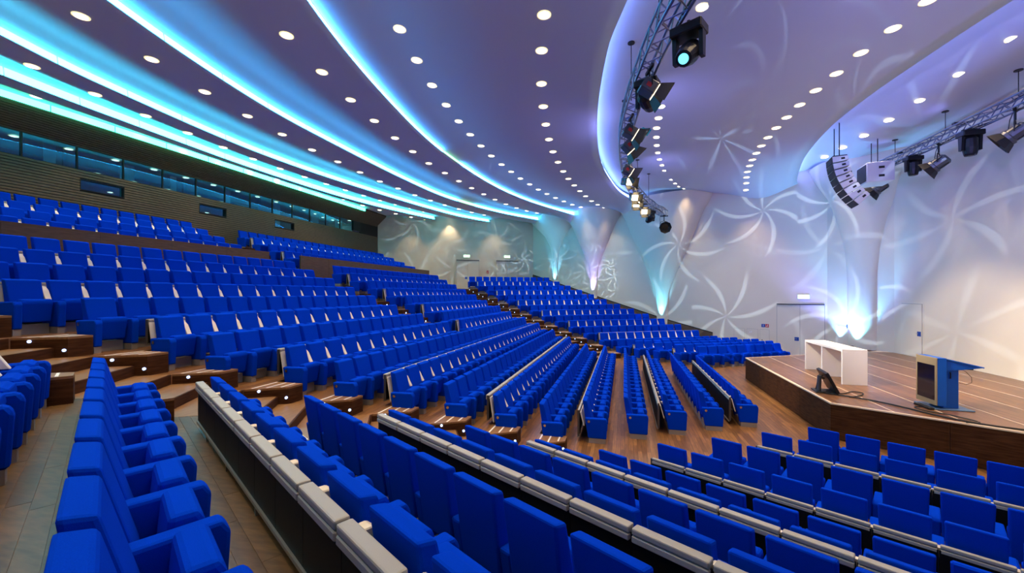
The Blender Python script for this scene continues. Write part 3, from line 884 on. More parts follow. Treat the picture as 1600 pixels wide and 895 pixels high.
for rn in DL:              # the rows run on towards the near wall, above and behind the eye
    (x0, y0), (x1, y1), (x2, y2) = DL[rn][:3]
    dx, dy, ex, ey = x0 - x1, y0 - y1, (x0 - x1) - (x1 - x2), (y0 - y1) - (y1 - y2)
    add = []
    for q in range(6):
        if math.hypot(dx, dy) > 2.2: dx *= .75; dy *= .75
        x0 += dx; y0 += dy; dx += ex * .4
        if .5 * x0 - .866 * y0 > 8.6 or y0 < -17: break
        add.append((x0, y0))
    DL[rn] = add[::-1] + DL[rn]
for rn, pts in DL.items():
    for i, (x, y) in enumerate(pts):
        z = band_z(x, y)
        t = empty('downlight', (x, y, z)); tag(t, 'round white downlight, %s from the near end, %s' % (ordinal(i + 1), ROWN[rn]), 'downlight', 'ceiling downlights')
        part('lamp_ring', ring_me, t); part('lamp_lens', lens_me, t)
        ld = bpy.data.lights.new('downlight_lamp', 'SPOT'); ld.energy = P_DOWN * (.7 if rn == '1' else 1); ld.color = C_DOWN
        ld.spot_size = R(88); ld.spot_blend = .8; ld.shadow_soft_size = .11
        lo = bpy.data.objects.new('downlight_lamp', ld); COL.objects.link(lo); lo.parent = t; lo.location = (0, 0, -.16)

# ------------------------------------------------------------------ doors, signs, cabinets
def on_wall(p, ang):
    """frame with local X along the wall, local Y into the room"""
    return p, ang
def door(n, p, ang, w, h, leaves, label, plate=True):
    t = empty('door_%d' % n, p, ang); struct(t, label)
    obj('door_frame', box_bm(-w / 2 - .07, w / 2 + .07, 0, .012, 0, h + .07), M['door'], t)
    obj('frame_gap', box_bm(-w / 2 - .012, w / 2 + .012, 0, .016, 0, h + .012), M['gap'], t)
    lw = w / leaves
    for i in range(leaves):
        obj('door_leaf', box_bm(-w / 2 + i * lw + .008, -w / 2 + (i + 1) * lw - .008, 0, .03, .01, h - .006), M['door'], t)
    if plate:
        xx = .16 if leaves == 2 else -w / 2 + .16
        obj('handle_plate', box_bm(xx - .11, xx + .11, .03, .04, .95, 1.16), M['bluesign'], t)
        bm = bmesh.new(); add_tube(bm, (xx, .04, 1.06), (xx, .085, 1.06), .015, 8); add_tube(bm, (xx, .08, 1.06), (xx + .1, .08, 1.06), .012, 8)
        obj('door_handle', bm, M['chrome'], t)
    if leaves == 2: obj('door_closer', box_bm(-w / 2, w / 2, .0, .09, h + .02, h + .06), M['closer'], t)
angC = math.atan2(-dC.y, -dC.x)        # local Y faces the hall
def faceang(nx, ny): return math.atan2(ny, nx) - PI / 2
aC = faceang(nC.x, nC.y); a3 = faceang(.5, -.866); aS = faceang(-1, 0)
mid = ((-2.81 - .72) / 2, (12.13 + 10.93) / 2, 0)
door(1, mid, aC, 2.35, 3.08, 2, 'white double door beside the far stage corner')
door(2, (.69, 6.21, .93), aS, 1.36, 2.36, 1, 'white single door in the stage wall')
door(3, (-25.75, 19.07, 4.12), a3, 2.1, 2.66, 2, 'white double door on the foyer wall, nearer the slats')
door(4, (-22.52, 20.95, 4.12), a3, 2.1, 2.66, 2, 'white double door on the foyer wall, nearer the corner')
p = Vector((-.25, 9.86, .93)); nco = Vector((-3.41, -1.34)).normalized()
door(5, p, faceang(nco.x, nco.y), .8, 1.05, 1, 'low white door in the angled corner wall')

def exit_sign(p, ang, label):
    t = empty('exit_sign', p, ang); tag(t, label, 'exit sign', 'lit exit signs')
    obj('sign_box', box_bm(-.30, .30, 0, .07, -.13, .13, .01), M['white'], t)
    obj('sign_face', box_bm(-.28, .28, .07, .075, -.11, .11), M['exit'], t)
    obj('door_pictogram', box_bm(.05, .2, .075, .078, -.08, .09), M['exitw'], t)
    bm = bmesh.new()
    add_tube(bm, (-.06, .077, .06), (-.06, .080, .06), .025, 8)
    for a, c in (((-.06, .03), (-.09, -.03)), ((-.09, -.03), (-.04, -.06)), ((-.09, -.03), (-.15, -.07)), ((-.07, .02), (-.01, .0)), ((-.07, .02), (-.13, .01))):
        add_tube(bm, (a[0], .078, a[1]), (c[0], .078, c[1]), .014, 6)
    obj('running_pictogram', bm, M['exitw'], t)
exit_sign((-1.61, 11.43, 3.56), aC, 'lit exit sign above the double door by the stage')
exit_sign((-25.85, 19.02, 7.19), a3, 'lit exit sign above the foyer door nearer the slats')
exit_sign((-22.53, 20.93, 7.22), a3, 'lit exit sign above the foyer door nearer the corner')
def small_sign(p, ang, m, w, h, label, glyph=0):
    t = empty('wall_sign', p, ang); tag(t, label, 'sign')
    obj('sign_plate', box_bm(-w / 2, w / 2, 0, .012, -h / 2, h / 2), m, t)
    bm = bmesh.new()
    if glyph == 0:      # flame and extinguisher shapes
        add_box(bm, -.25 * w, -.08 * w, .012, .016, -.3 * h, .25 * h); add_box(bm, -.2 * w, -.12 * w, .012, .016, .25 * h, .36 * h)
        add_profile(bm, [(0, 0)] * 0 or [(.012, -.3 * h), (.016, -.3 * h), (.016, .05 * h), (.012, .05 * h)], .1 * w, .3 * w)
    else:               # standing figure
        add_box(bm, -.08 * w, .08 * w, .012, .016, -.3 * h, .12 * h); add_tube(bm, (0, .012, .25 * h), (0, .016, .25 * h), .09 * w, 8)
    obj('sign_symbol', bm, M['signwhite'], t)
small_sign((-4.03, 12.83, 1.32), aC, M['red'], .24, .2, 'left red fire sign on the cabinet beside the seats', 0)
small_sign((-3.38, 12.46, 1.33), aC, M['red'], .2, .17, 'right red fire sign, nearer the double door', 0)
small_sign((-3.42, 12.49, 1.75), aC, M['bluesign'], .2, .2, 'small blue square sign above the red fire sign', 1)
small_sign((-3.24, 12.38, 1.75), aC, M['red'], .18, .2, 'small red square sign joined to the blue one', 0)
small_sign((-25.65, 19.14, 5.54), a3, M['bluesign'], .2, .2, 'small blue door sign on the foyer wall, nearer the slats', 1)
small_sign((-22.37, 21.03, 5.60), a3, M['bluesign'], .2, .2, 'small blue door sign on the foyer wall, nearer the corner', 1)
small_sign((-24.14, 20.01, 5.75), a3, M['red'], .2, .26, 'small red sign between the two foyer doors', 0)
def cabinet(p, w, label):
    t = empty('wall_cabinet', p, aC); tag(t, label, 'cabinet')
    obj('cabinet_gap', box_bm(-w / 2 - .01, w / 2 + .01, 0, .006, -.01, .96), M['gap'], t)
    obj('cabinet_door', box_bm(-w / 2, w / 2, 0, .016, 0, .95), M['door'], t)
    bm = bmesh.new(); add_tube(bm, (w / 2 - .12, .016, .3), (w / 2 - .12, .03, .3), .03, 8); obj('cabinet_lock', bm, M['blackmetal'], t)
cabinet((-4.60, 13.16, .55), .62, 'flush white wall cabinet without a sign')
cabinet((-3.95, 12.785, .55), .62, 'flush white wall cabinet below the left red sign')
cabinet((-3.36, 12.445, .55), .5, 'flush white wall cabinet below the right red sign')

# ------------------------------------------------------------------ things on the stage
t = empty('bar_table', (-4.93, .10, SH)); tag(t, 'long white bar table with three panel legs on the stage', 'table', None)
obj('table_top', box_bm(-.33, .33, -1.36, 1.36, 1.02, 1.095, .004, 1), M['white'], t)
for y in (-1.325, .02, 1.325): obj('leg_panel', box_bm(-.33, .33, y - .035, y + .035, 0, 1.02, .004, 1), M['white'], t)

t = empty('lectern', (-4.15, -3.55, SH)); tag(t, 'metal lectern coloured by painted blue light, large dark screen on its front', 'lectern', None)
obj('base_plate', box_bm(-.36, .42, -.38, .38, 0, .03, .006, 1), M['lecgrey'], t)
obj('screen_housing', box_bm(-.30, -.12, -.36, .36, .10, 1.26, .006, 1), M['lecbluelight'], t)
fr = obj('screen_frame', box_bm(-.325, -.30, -.36, .36, .10, 1.26, .006, 1), M['frame'], t)
obj('display', box_bm(-.331, -.324, -.30, .30, .22, 1.07), M['screen'], fr)
obj('lectern_column', box_bm(-.12, .20, -.22, .22, .03, 1.10, .006, 1), M['lecbluelight'], t)
bm = bmesh.new()
add_prism(bm, [(-.12, -.33), (.62, -.33), (.62, .33), (-.12, .33)], 0, .03)
for v in bm.verts: v.co.z += 1.22 - (v.co.x + .12) * .24
obj('reading_desk', bm, M['lecbluelight'], t)
bm = bmesh.new()
lo = [bm.verts.new((x, -.30, z)) for x, z in ((-.12, 1.215), (-.12, .96), (.20, .98), (.60, 1.045))]; hi = [bm.verts.new((v.co.x, .30, v.co.z)) for v in lo]
bm.faces.new(lo); bm.faces.new(hi[::-1])
for i in range(4): bm.faces.new((lo[i], hi[i], hi[(i + 1) % 4], lo[(i + 1) % 4]))
obj('desk_skirt', bm, M['lecbluelight'], t)
obj('keyboard_tray', box_bm(.22, .50, -.2, .2, .98, 1.01), M['blackmetal'], t)
bm = bmesh.new(); add_path(bm, [(.02, -.225, .76), (.02, -.25, .76), (.02, -.25, .9), (.02, -.225, .9)], .012); obj('side_handle', bm, M['blackmetal'], t)
bm = bmesh.new(); add_path(bm, [(.3, -.15, .98), (.38, -.16, .92), (.46, -.2, .8), (.45, -.22, .68), (.34, -.22, .62), (.21, -.21, .66)], .006); obj('hanging_cable', bm, M['cable'], t)
obj('cable_box', box_bm(-.50, -.38, -.40, .15, .0, .05, .008, 1), M['blackmetal'], t)

t = empty('stage_monitor', (-6.25, -2.45, SH), R(-8)); tag(t, 'black flat monitor tilted back on a stand at the stage edge', 'monitor', None)
sc = obj('monitor_housing', box_bm(-.03, .05, -.45, .45, -.02, .60, .01, 1), M['blackmetal'], t, (.22, 0, .06)); sc.rotation_euler = (0, R(-26), 0)
d_ = obj('display', box_bm(.05, .056, -.42, .42, .02, .56), M['screen'], sc)
obj('stand_foot', box_bm(-.24, .26, -.28, .28, 0, .03, .006, 1), M['blackmetal'], t)
bm = bmesh.new(); add_tube(bm, (-.14, -.12, .03), (-.12, -.12, .48), .055, 12); obj('grey_post', bm, M['fixgrey'], t)
bm = bmesh.new(); add_tube(bm, (-.14, .14, .03), (-.06, .14, .46), .02, 8); add_tube(bm, (-.12, -.12, .42), (.0, -.10, .40), .02, 8); add_tube(bm, (-.06, .14, .44), (.02, .12, .42), .02, 8); obj('support_arm', bm, M['blackmetal'], t)

def cable(name, pts, r, label):
    sm = []
    P = [Vector(p) for p in pts]
    for i in range(len(P) - 1):
        a, b_, c, d = P[max(i - 1, 0)], P[i], P[i + 1], P[min(i + 2, len(P) - 1)]
        for q in range(6):
            u = q / 6
            sm.append(.5 * ((2 * b_) + (c - a) * u + (2 * a - 5 * b_ + 4 * c - d) * u * u + (3 * b_ - a - 3 * c + d) * u ** 3))
    sm.append(P[-1]); z = SH + r + .004
    bm = bmesh.new(); add_path(bm, [(p.x, p.y, z) for p in sm], r, 6)
    tag(obj(name, bm, M['cable']), label, 'cable')
cable('cable', [(-6.3, -2.6, 0), (-5.9, -2.7, 0), (-5.5, -2.35, 0), (-5.3, -2.45, 0), (-5.5, -2.8, 0), (-5.9, -3.1, 0)], .014, 'black cable looped beside the stage monitor')
cable('cable', [(-6.3, -2.75, 0), (-5.8, -3.1, 0), (-5.4, -3.5, 0), (-5.1, -4.0, 0), (-4.8, -4.6, 0), (-4.3, -5.1, 0), (-3.6, -5.4, 0), (-2.6, -5.9, 0)], .018, 'long black cable running across the stage front')
cable('cable', [(-4.55, -3.7, 0), (-4.85, -3.8, 0), (-4.8, -4.15, 0), (-4.5, -4.4, 0), (-4.3, -4.9, 0), (-4.6, -5.0, 0)], .012, 'thin black cable trailing from the lectern foot')

# ------------------------------------------------------------------ trusses
def catmull(P, n=8):
    out = []
    P = [Vector(p) for p in P]
    for i in range(len(P) - 1):
        a, b_, c, d = P[max(i - 1, 0)], P[i], P[i + 1], P[min(i + 2, len(P) - 1)]
        for q in range(n):
            u = q / n
            out.append(.5 * ((2 * b_) + (c - a) * u + (2 * a - 5 * b_ + 4 * c - d) * u * u + (3 * b_ - a - 3 * c + d) * u ** 3))
    out.append(P[-1]); return out
def truss(pts, label, size=.36, hang=()):
    t = empty('lighting_truss', pts[0]); tag(t, label, 'truss')
    path = catmull(pts); o0 = Vector(pts[0])
    # resample
    res = [path[0]]; acc = 0
    for a, b_ in zip(path, path[1:]):
        L_ = (b_ - a).length; 
        while acc + L_ >= .36:
            f = (.36 - acc) / L_; a = a + (b_ - a) * f; res.append(a); L_ = (b_ - a).length; acc = 0
        acc += L_
    ch = [[], [], [], []]
    for i, p in enumerate(res):
        d = (res[min(i + 1, len(res) - 1)] - res[max(i - 1, 0)]).normalized(); lat = Vector((-d.y, d.x, 0)).normalized()
        for j, (a, c) in enumerate(((-1, -1), (1, -1), (1, 1), (-1, 1))):
            ch[j].append(p - o0 + lat * a * size / 2 + Vector((0, 0, c * size / 2)))
    for j in range(4):
        bm = bmesh.new(); add_path(bm, ch[j], .032, 8); obj('chord_tube', bm, M['alu'], t, None, True)
    bm = bmesh.new()
    for i in range(len(res) - 1):
        for j in range(4):
            a, b_ = ch[j], ch[(j + 1) % 4]
            if i % 2 == 0: add_tube(bm, a[i], b_[i + 1], .016, 5)
            else: add_tube(bm, b_[i], a[i + 1], .016, 5)
    obj('lacing_bars', bm, M['alu'], t)['kind'] = 'stuff'
    for i in hang:
        if i < len(res):
            p = res[i] - o0; zc = ceiling_at(res[i]) - o0.z
            bm = bmesh.new(); add_tube(bm, p + Vector((0, 0, size / 2)), (p.x, p.y, zc), .012, 6); add_tube(bm, (p.x, p.y, zc - .03), (p.x, p.y, zc), .1, 12); obj('hanger', bm, M['blackmetal'], t)
    # power cable draped on top
    bm = bmesh.new(); add_path(bm, [q + Vector((0, 0, .03 + .02 * math.sin(i))) for i, q in enumerate(ch[3])], .018, 5); obj('feed_cable', bm, M['cable'], t)
    bm = bmesh.new(); add_path(bm, [q + Vector((0, 0, .05 + .05 * math.sin(i * .7))) for i, q in enumerate(ch[0])], .022, 5); obj('feed_cable', bm, M['cable'], t)
    return t
def ceiling_at(p): return band_z(p.x, p.y) + .0
ZTR = 9.1
T1 = [(-8.35, -15.0, ZTR), (-9.0, -13.5, ZTR), (-10.05, -10.6, ZTR), (-10.88, -8.24, ZTR), (-11.39, -5.65, ZTR), (-11.68, -3.4, ZTR), (-11.80, -1.0, ZTR), (-11.69, 2.09, ZTR), (-11.35, 5.54, ZTR), (-10.46, 9.32, ZTR), (-9.10, 13.1, ZTR)]
truss(T1, 'long curved aluminium truss hung with lamps across the ceiling', .38, (5, 14, 23, 32, 42, 52, 62, 70))
T2 = [(-.42, -5.5, 9.5), (-.42, -2.5, 9.5), (-.42, .5, 9.5), (-.42, 3.5, 9.55), (-.42, 5.8, 9.6), (-.42, 7.9, 9.65)]
truss(T2, 'straight aluminium truss in front of the stage wall', .34, (6, 14, 22, 30))

# ------------------------------------------------------------------ lamps on the trusses
def spot(parent, loc, target_dir, energy, color, size, blend=.5, soft=.06, gobo=None):
    ld = bpy.data.lights.new('stage_lamp', 'SPOT'); ld.energy = energy; ld.color = color
    ld.spot_size = R(size); ld.spot_blend = blend; ld.shadow_soft_size = soft
    lo = bpy.data.objects.new('stage_lamp', ld); COL.objects.link(lo)
    lo.location = loc; lo.rotation_euler = Vector(target_dir).to_track_quat('-Z', 'Y').to_euler()
    if gobo: gobo_nodes(ld, *gobo)
    return lo
def gobo_nodes(ld, scale, petals, twist, seed, reach=.62, spread=.55):
    """metal gobo in the projector: leaf bursts cut in the beam by a procedural mask"""
    ld.use_nodes = True; nt = ld.node_tree; nt.nodes.clear()
    N, L = nt.nodes.new, nt.links.new
    def math_(op, a, b=None, clamp=False):
        n = N('ShaderNodeMath'); n.operation = op; n.use_clamp = clamp
        for i, v in enumerate((a, b)):
            if v is None: continue
            if isinstance(v, (int, float)): n.inputs[i].default_value = v
            else: L(v, n.inputs[i])
        return n.outputs[0]
    tc = N('ShaderNodeTexCoord'); sp = N('ShaderNodeSeparateXYZ'); L(tc.outputs['Normal'], sp.inputs[0])
    z = math_('ABSOLUTE', sp.outputs[2])
    u = math_('MULTIPLY', math_('DIVIDE', sp.outputs[0], z), scale); v = math_('MULTIPLY', math_('DIVIDE', sp.outputs[1], z), scale)
    cb = N('ShaderNodeCombineXYZ'); L(math_('ADD', u, seed), cb.inputs[0]); L(math_('ADD', v, seed * 1.7), cb.inputs[1])
    vo = N('ShaderNodeTexVoronoi'); vo.voronoi_dimensions = '2D'; vo.inputs['Scale'].default_value = 1.0; vo.inputs['Randomness'].default_value = spread
    L(cb.outputs[0], vo.inputs['Vector'])
    df = N('ShaderNodeVectorMath'); df.operation = 'SUBTRACT'; L(cb.outputs[0], df.inputs[0]); L(vo.outputs['Position'], df.inputs[1])
    s2 = N('ShaderNodeSeparateXYZ'); L(df.outputs[0], s2.inputs[0])
    r = math_('SQRT', math_('ADD', math_('MULTIPLY', s2.outputs[0], s2.outputs[0]), math_('MULTIPLY', s2.outputs[1], s2.outputs[1])))
    th = math_('ARCTAN2', s2.outputs[1], s2.outputs[0])
    sc = N('ShaderNodeSeparateColor'); L(vo.outputs['Color'], sc.inputs[0])
    tw = math_('MULTIPLY', math_('SUBTRACT', sc.outputs[1], .5), twist * 2)
    ang = math_('ADD', math_('MULTIPLY', math_('ADD', th, math_('MULTIPLY', r, tw)), petals), math_('MULTIPLY', sc.outputs[0], 6.283))
    f = math_('COSINE', ang)
    thr = math_('ADD', .60, math_('MULTIPLY', r, .4 / reach))
    mask = math_('MULTIPLY', math_('SUBTRACT', f, thr), 12.0, True)
    em = N('ShaderNodeEmission'); out = N('ShaderNodeOutputLight'); L(mask, em.inputs['Strength']); L(em.outputs[0], out.inputs[0])

def aim(rel):
    d = Vector(rel); return math.atan2(-d.x, d.y), math.atan2(d.z, math.hypot(d.x, d.y))
def moving_head(pos, target, label, light=None, lens='lensblue', scale=1.0):
    """hangs from the truss at pos; head turned to the target"""
    rz, tilt = aim(Vector(target) - Vector(pos)); s = scale
    t = empty('moving_head_lamp', pos, rz); tag(t, label, 'stage lamp', 'moving head lamps')
    obj('lamp_base', box_bm(-.24 * s, .24 * s, -.16 * s, .16 * s, -.16 * s, -.02, .02, 1), M['blackmetal'], t)
    bm = bmesh.new(); add_tube(bm, (0, 0, -.02), (0, 0, .1), .035, 8); add_box(bm, -.23, .23, -.04, .04, -.02, .05); obj('truss_clamp', bm, M['blackmetal'], t)
    for x in (-.2 * s, .2 * s):
        obj('yoke_arm', profile_bm([(-.07 * s, -.16 * s), (.07 * s, -.16 * s), (.05 * s, -.54 * s), (-.05 * s, -.54 * s)], x - .03 * s, x + .03 * s), M['blackmetal'], t)
    bm = bmesh.new(); q = Matrix.Rotation(tilt, 4, 'X') @ Matrix.Rotation(R(-90), 4, 'X')
    add_lathe(bm, [(.10 * s, -.26 * s), (.155 * s, -.18 * s), (.165 * s, .05 * s), (.135 * s, .22 * s), (.12 * s, .26 * s)], 14)
    bm.transform(Matrix.Translation((0, 0, -.42 * s)) @ q)
    h = obj('lamp_head', bm, M['blackmetal'], t, None, False)
    bm = bmesh.new(); add_tube(bm, (0, 0, .258 * s), (0, 0, .272 * s), .075 * s, 16); bm.transform(Matrix.Translation((0, 0, -.42 * s)) @ q)
    obj('lens', bm, M[lens], h)
    if light:
        d = (Vector(target) - Vector(pos)).normalized()
        spot(t, Vector(pos) + Vector((0, 0, -.42 * s)) + d * .34 * s, d, *light)
def barn_lamp(pos, target, label, light=None, foil=False):
    rz, tilt = aim(Vector(target) - Vector(pos))
    t = empty('barn_door_lamp', pos, rz); tag(t, label, 'stage lamp', 'barn door lamps')
    bm = bmesh.new(); add_tube(bm, (0, 0, -.22), (0, 0, .08), .018, 8); add_box(bm, -.23, .23, -.03, .03, -.01, .05); obj('hook_clamp', bm, M['blackmetal'], t)
    bm = bmesh.new(); add_path(bm, [(-.2, 0, -.42), (-.2, 0, -.26), (-.14, 0, -.2), (.14, 0, -.2), (.2, 0, -.26), (.2, 0, -.42)], .014, 6); obj('yoke', bm, M['blackmetal'], t)
    T = Matrix.Translation((0, 0, -.42)) @ Matrix.Rotation(tilt, 4, 'X')
    body = obj('lamp_housing', box_bm(-.17, .17, -.22, .14, -.15, .15, .03, 1), M['fixgrey'], t); body.matrix_local = T
    obj('maker_label', box_bm(.171, .173, -.12, .0, -.06, .04), M['red'], body)
    bm = bmesh.new(); add_box(bm, -.15, .15, .140, .150, -.13, .13); obj('lens', bm, M['lenswarm'] if light else M['screen'], body)
    for k_, (dx, dz) in enumerate(((0, 1), (0, -1), (1, 0), (-1, 0))):
        bm = bmesh.new()
        a = .16; w0, w1, ln, out = .15, .22, .26, .13
        if dz: vs = [(-w0, .15, dz * a), (w0, .15, dz * a), (w1, .15 + ln, dz * (a + out)), (-w1, .15 + ln, dz * (a + out))]
        else: vs = [(dx * a, .15, -w0), (dx * a, .15, w0), (dx * (a + out), .15 + ln, w1), (dx * (a + out), .15 + ln, -w1)]
        f = bm.faces.new([bm.verts.new(v) for v in vs]); ex = bmesh.ops.extrude_face_region(bm, geom=[f])
        for v in ex['geom']:
            if isinstance(v, bmesh.types.BMVert): v.co += Vector((dx * .006, 0, dz * .006))
        obj('barn_door', bm, M['flap'], body)
    if foil:
        bm = bmesh.new(); add_box(bm, -.2, .2, .2, .46, .18, .19); bmesh.ops.subdivide_edges(bm, edges=bm.edges[:], cuts=4, use_grid_fill=True)
        for v in bm.verts: v.co.z += random.uniform(-.02, .03) + .25 * (v.co.y - .2)
        obj('gel_sheet', bm, M['cyanfoil'], body)
    if light:
        d = (Vector(target) - Vector(pos)).normalized()
        spot(t, Vector(pos) + Vector((0, 0, -.42)) + d * .45, d, *light)
def fresnel(pos, target, label, light=None):
    rz, tilt = aim(Vector(target) - Vector(pos))
    t = empty('fresnel_lamp', pos, rz); tag(t, label, 'stage lamp', 'round fresnel lamps')
    bm = bmesh.new(); add_tube(bm, (0, 0, -.32), (0, 0, .08), .03, 8); add_box(bm, -.23, .23, -.04, .04, -.03, .05); obj('hook_clamp', bm, M['blackmetal'], t)
    bm = bmesh.new(); add_path(bm, [(-.27, 0, -.72), (-.27, 0, -.5), (-.2, 0, -.38), (0, 0, -.33), (.2, 0, -.38), (.27, 0, -.5), (.27, 0, -.72)], .02, 6); obj('yoke', bm, M['blackmetal'], t)
    T = Matrix.Translation((0, 0, -.72)) @ Matrix.Rotation(tilt, 4, 'X') @ Matrix.Rotation(R(-90), 4, 'X')
    bm = bmesh.new(); add_lathe(bm, [(.14, -.30), (.21, -.24), (.22, .1), (.25, .12), (.25, .2)], 16); body = obj('lamp_housing', bm, M['fixgrey'], t); body.matrix_local = T
    bm = bmesh.new(); add_lathe(bm, [(.25, .2), (.28, .22), (.40, .42), (.385, .42), (.27, .23), (.24, .2)], 8, False); obj('barn_door', bm, M['flap'], body)
    bm = bmesh.new(); add_tube(bm, (0, 0, .195), (0, 0, .205), .22, 16); obj('lens', bm, M['screen'], body)
    for a in range(4):
        bm = bmesh.new(); add_box(bm, -.012, .012, .205, .235, -.2, .08); bm.transform(Matrix.Rotation(a * PI / 2 + .4, 4, 'Z')); obj('cooling_fin', bm, M['blackmetal'], body)
    bm = bmesh.new(); add_path(bm, [(.25, .05, 0), (.3, .12, -.2), (.28, .15, -.5), (.1, .1, -.75)], .012, 6); obj('power_lead', bm, M['cable'], t)
    if light:
        d = (Vector(target) - Vector(pos)).normalized()
        spot(t, Vector(pos) + Vector((0, 0, -.72)) + d * .5, d, *light)

ICE = (.55, .74, 1.0)
VIO = (.33, .30, 1.0)
WARM = (1.0, .80, .52)
ZB = ZTR - .21
moving_head((-10.62, -7.75, ZB), (-13.5, -13.0, 4.0), 'large black moving head with a cyan lens, nearest on the long truss', None, 'lensblue', 1.25)
moving_head((-11.28, -5.85, ZB), (-4, 14, 5.0), 'black moving head hanging second along the long truss', (6500, ICE, 52, .25, .02, (3.9, 7, 1.8, 3.3)), 'screen', 1.15)
barn_lamp((-11.25, -6.3, ZB), (.69, -3.2, 1.2), 'barn door lamp with open flaps beside the second moving head', (3200, WARM, 36, .6, .08))
barn_lamp((-11.62, -3.75, ZB), (.69, -1.0, 1.2), 'barn door lamp with a crumpled cyan gel sheet', (3200, WARM, 36, .6, .08), True)
barn_lamp((-11.66, -2.5, ZB), (-4.9, .0, 1.6), 'barn door lamp just beyond the one with the cyan gel', (3200, WARM, 36, .6, .08))
barn_lamp((-11.66, .1, ZB), (.69, 2.8, 1.2), 'fourth barn door lamp along the long truss', (3200, WARM, 36, .6, .08))
barn_lamp((-11.70, 1.7, ZB), (-4, -9, 5), 'fifth barn door lamp, its lit lens facing the seats', (200, WARM, 50, .6, .08))
barn_lamp((-11.36, 4.7, ZB), (-6, -8, 4), 'sixth barn door lamp, glowing towards the seats', (200, WARM, 50, .6, .08))
barn_lamp((-11.22, 6.3, ZB), (-8, -10, 4), 'seventh barn door lamp, glowing towards the seats', (200, WARM, 50, .6, .08))
barn_lamp((-10.72, 8.5, ZB), (-7, -10, 4), 'eighth and last lit barn door lamp on the truss', (200, WARM, 50, .6, .08))
moving_head((-10.25, 10.4, ZB), (-16, 18, 5), 'black moving head near the far end of the long truss', (4200, ICE, 46, .25, .02, (6.2, 7, 2.4, 9.1)), 'screen', 1.2)
fresnel((-9.25, 12.6, ZB - .0), (-7, -8, 4), 'round black lamp at the far tip of the long truss')
ZB2 = 9.5 - .19
fresnel((-.42, -.35, ZB2), (-3.2, 1.9, 6.9), 'round fresnel lamp at the near end of the stage truss')
moving_head((-.42, 1.3, ZB2), (-.42, 1.2, 0), 'black moving head hanging straight down, nearer on the stage truss', None, 'screen', 1.25)
fresnel((-.42, 2.75, ZB2 + .05), (-3.2, 5.0, 6.9), 'round fresnel lamp at the middle of the stage truss')
moving_head((-.42, 4.15, ZB2 + .05), (-.42, 4.1, 0), 'black moving head hanging straight down, farther on the stage truss', None, 'screen', 1.15)
fresnel((-.42, 6.4, ZB2 + .05), (-3.2, 8.6, 6.9), 'round fresnel lamp under the boxy subwoofer')

# leaf projections, and added colour washes, from lamps over the near end of the hall (out of the picture)
moving_head((-9.45, -12.4, ZB), (.7, 1.2, 6.4), 'black moving head at the near end of the long truss', (4200, ICE, 52, .25, .02, (4.6, 6, 2.0, 7.7)), 'screen', 1.2)
moving_head((-9.75, -11.5, ZB), (-4.0, 2.0, 10.6), 'black moving head turned up to the ceiling', (700, ICE, 60, .25, .02, (3.6, 6, 4.0, 5.2)), 'screen', 1.2)
moving_head((-10.05, -10.7, ZB), (-26.5, 18.5, 6.8), 'black moving head turned to the foyer wall', (9000, ICE, 25, .25, .02, (9.5, 6, 2.4, 1.4)), 'screen', 1.2)

moving_head((-9.1, -13.25, ZB), (.7, 1.0, 8.2), 'added unseen moving head washing the upper stage wall violet', (3000, VIO, 70, 1.0, .12), 'screen', 1.2)  # this and the next are wash lamps added to tint the upper walls
moving_head((-8.7, -14.15, ZB), (-4.5, 13.0, 8.6), 'added unseen moving head washing the upper far wall violet', (2400, VIO, 50, 1.0, .12), 'screen', 1.2)

# violet floods added on the trusses only to tint the ceiling
for i, (p, tg, en) in enumerate((((-10.0, -10.7, 9.38), (-6, -4, 10.6), 90), ((-11.7, -1.5, 9.38), (-6.5, 2.5, 10.6), 90), ((-11.2, 6.2, 9.38), (-6, 9, 10.6), 90), ((-11.6, .5, 9.38), (-17, 1, 10.6), 90), ((-10.4, -9.6, 9.38), (-16, -6, 10.6), 90), ((-10.6, 9.0, 9.38), (-15, 13, 10.6), 90),
        ((-.42, 1.9, 9.74), (-3.5, 3, 10.9), 12), ((-.42, 5.0, 9.76), (-3, 8, 10.9), 12))):
    t = empty('added_flood', p, 0)
    tag(t, 'added small violet flood on top of the %s, %s from its near end' % ('long truss' if i < 6 else 'stage truss', {0: 'first', 1: 'third', 2: 'fifth', 3: 'fourth', 4: 'second', 5: 'sixth', 6: 'first', 7: 'second'}[i]), 'added flood lamp')
    obj('lamp_housing', box_bm(-.1, .1, -.07, .07, -.0, .09, .01, 1), M['blackmetal'], t)
    d = (Vector(tg) - Vector(p)).normalized()
    spot(t, Vector(p) + d * .2 + Vector((0, 0, .06)), d, en, VIO, 150, .8, .1)

# ------------------------------------------------------------------ uplights at the column feet
def uplight(p, tgt, color, energy, size, label, seen=True):
    t = empty('uplight', p, 0); tag(t, label, 'uplight', 'column uplights')
    bm = bmesh.new(); add_tube(bm, (0, 0, 0), (0, 0, .12), .10, 12); obj('lamp_can', bm, M['blackmetal'], t)
    d = (Vector(tgt) - Vector(p)).normalized()
    spot(t, Vector(p) + Vector((0, 0, .16)), d, energy, color, size, .6, .05)
def foot(px, py, out): return (px + nC.x * out, py + nC.y * out)
for (px, py, pz, col, e, nm) in ((-17.87, 20.83, 4.40, (.14, .55, 1), 900, 'cyan-blue uplight at the foot of the slim column'),
                                 (-14.27, 18.75, 3.45, (.38, .28, 1), 1100, 'violet uplight at the foot of the second column'),
                                 (-9.09, 15.76, 1.62, (.12, .62, 1), 1200, 'cyan uplight at the foot of the widest column')):
    f = foot(px, py, .42)
    uplight((f[0], f[1], pz), (px + nC.x * .10, py + nC.y * .10, pz + 2.6), col, e, 44, nm)
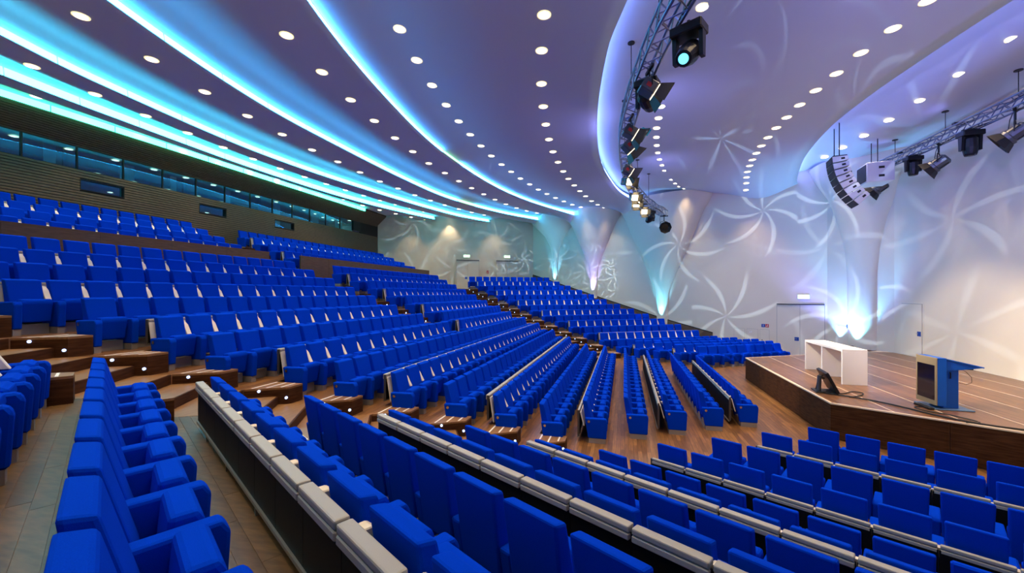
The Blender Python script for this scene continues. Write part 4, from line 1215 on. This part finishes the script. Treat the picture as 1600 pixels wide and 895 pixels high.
uplight((-.47, 8.74, SH), (-.22, 8.84, 3.4), (.14, .70, 1), 1000, 78, 'cyan uplight in front of the broad corner column')
uplight((-.66, 9.98, SH), (-.40, 10.08, 3.2), (.16, .50, 1), 400, 78, 'cyan uplight beside the low corner door')
uplight((-1.7, 9.2, SH), (-.1, 9.6, 6.5), (.22, .24, 1), 900, 110, 'added violet uplight on the stage floor in the far corner')  # extra lamp put in to turn the upper corner wall violet

# ------------------------------------------------------------------ hanging loudspeakers
t = empty('line_array', (-3.0, 4.35, 9.55), R(81)); tag(t, 'curved line array of pale speaker boxes hanging from the ceiling', 'loudspeaker')
# local -X... the array faces local Y
pos = Vector((0, 0, 0)); ang = R(4)
for i in range(8):
    h = .27
    Mx = Matrix.Translation(pos) @ Matrix.Rotation(-ang, 4, 'X')
    c = obj('speaker_box', profile_bm([(.26, -h + .01), (.26, -.005), (-.28, -.04), (-.28, -h + .045)], -.44, .44, .01, 1), M['speaker'], t); c.matrix_local = Mx
    obj('front_grille', box_bm(-.43, .43, .26, .28, -h + .002, -.002), M['grille'], c)
    obj('side_plate', box_bm(.44, .446, -.16, -.03, -.17, -.09), M['blackmetal'], c); obj('side_plate', box_bm(-.446, -.44, -.16, -.03, -.17, -.09), M['blackmetal'], c)
    pos = pos + Matrix.Rotation(-ang, 3, 'X') @ Vector((0, 0, -h)); ang += R(5.5)
bm = bmesh.new()
for x in (-.35, .35): add_tube(bm, (x, 0, -.02), (x, 0, band_z(-3.0, 4.35) - 9.55 + .02), .02, 6)
add_box(bm, -.43, .43, -.25, .24, -.02, .02); obj('rigging_frame', bm, M['blackmetal'], t)
bm = bmesh.new(); add_path(bm, [(.4, -.27, -.2), (.4, -.62, -.5), (.4, -.6, -.9), (.4, -.45, -1.2), (.4, -.7, -1.45), (.4, -.62, -1.7)], .018, 6); obj('speaker_cable', bm, M['cable'], t)
t = empty('subwoofer', (-1.15, 5.35, 9.0), R(84)); tag(t, 'boxy pale subwoofer with a black grille hanging beside the line array', 'loudspeaker')
obj('cabinet', box_bm(-.55, .55, -.5, .45, -.42, .42, .02, 1), M['speaker'], t)
obj('front_grille', box_bm(-.45, .45, .45, .47, -.36, .36), M['grille'], t)
for z in (-.18, .18): obj('handle_plate', box_bm(.55, .557, -.15, .05, z - .05, z + .05), M['blackmetal'], t); obj('handle_plate', box_bm(-.557, -.55, -.15, .05, z - .05, z + .05), M['blackmetal'], t)
bm = bmesh.new()
for x in (-.3, .3): add_tube(bm, (x, 0, .4), (x, 0, band_z(-1.15, 5.35) - 9.0 + .02), .018, 6)
obj('rigging_rods', bm, M['blackmetal'], t)

print('objects', len(bpy.data.objects), 'seats', len(seats), 'single', len(single))
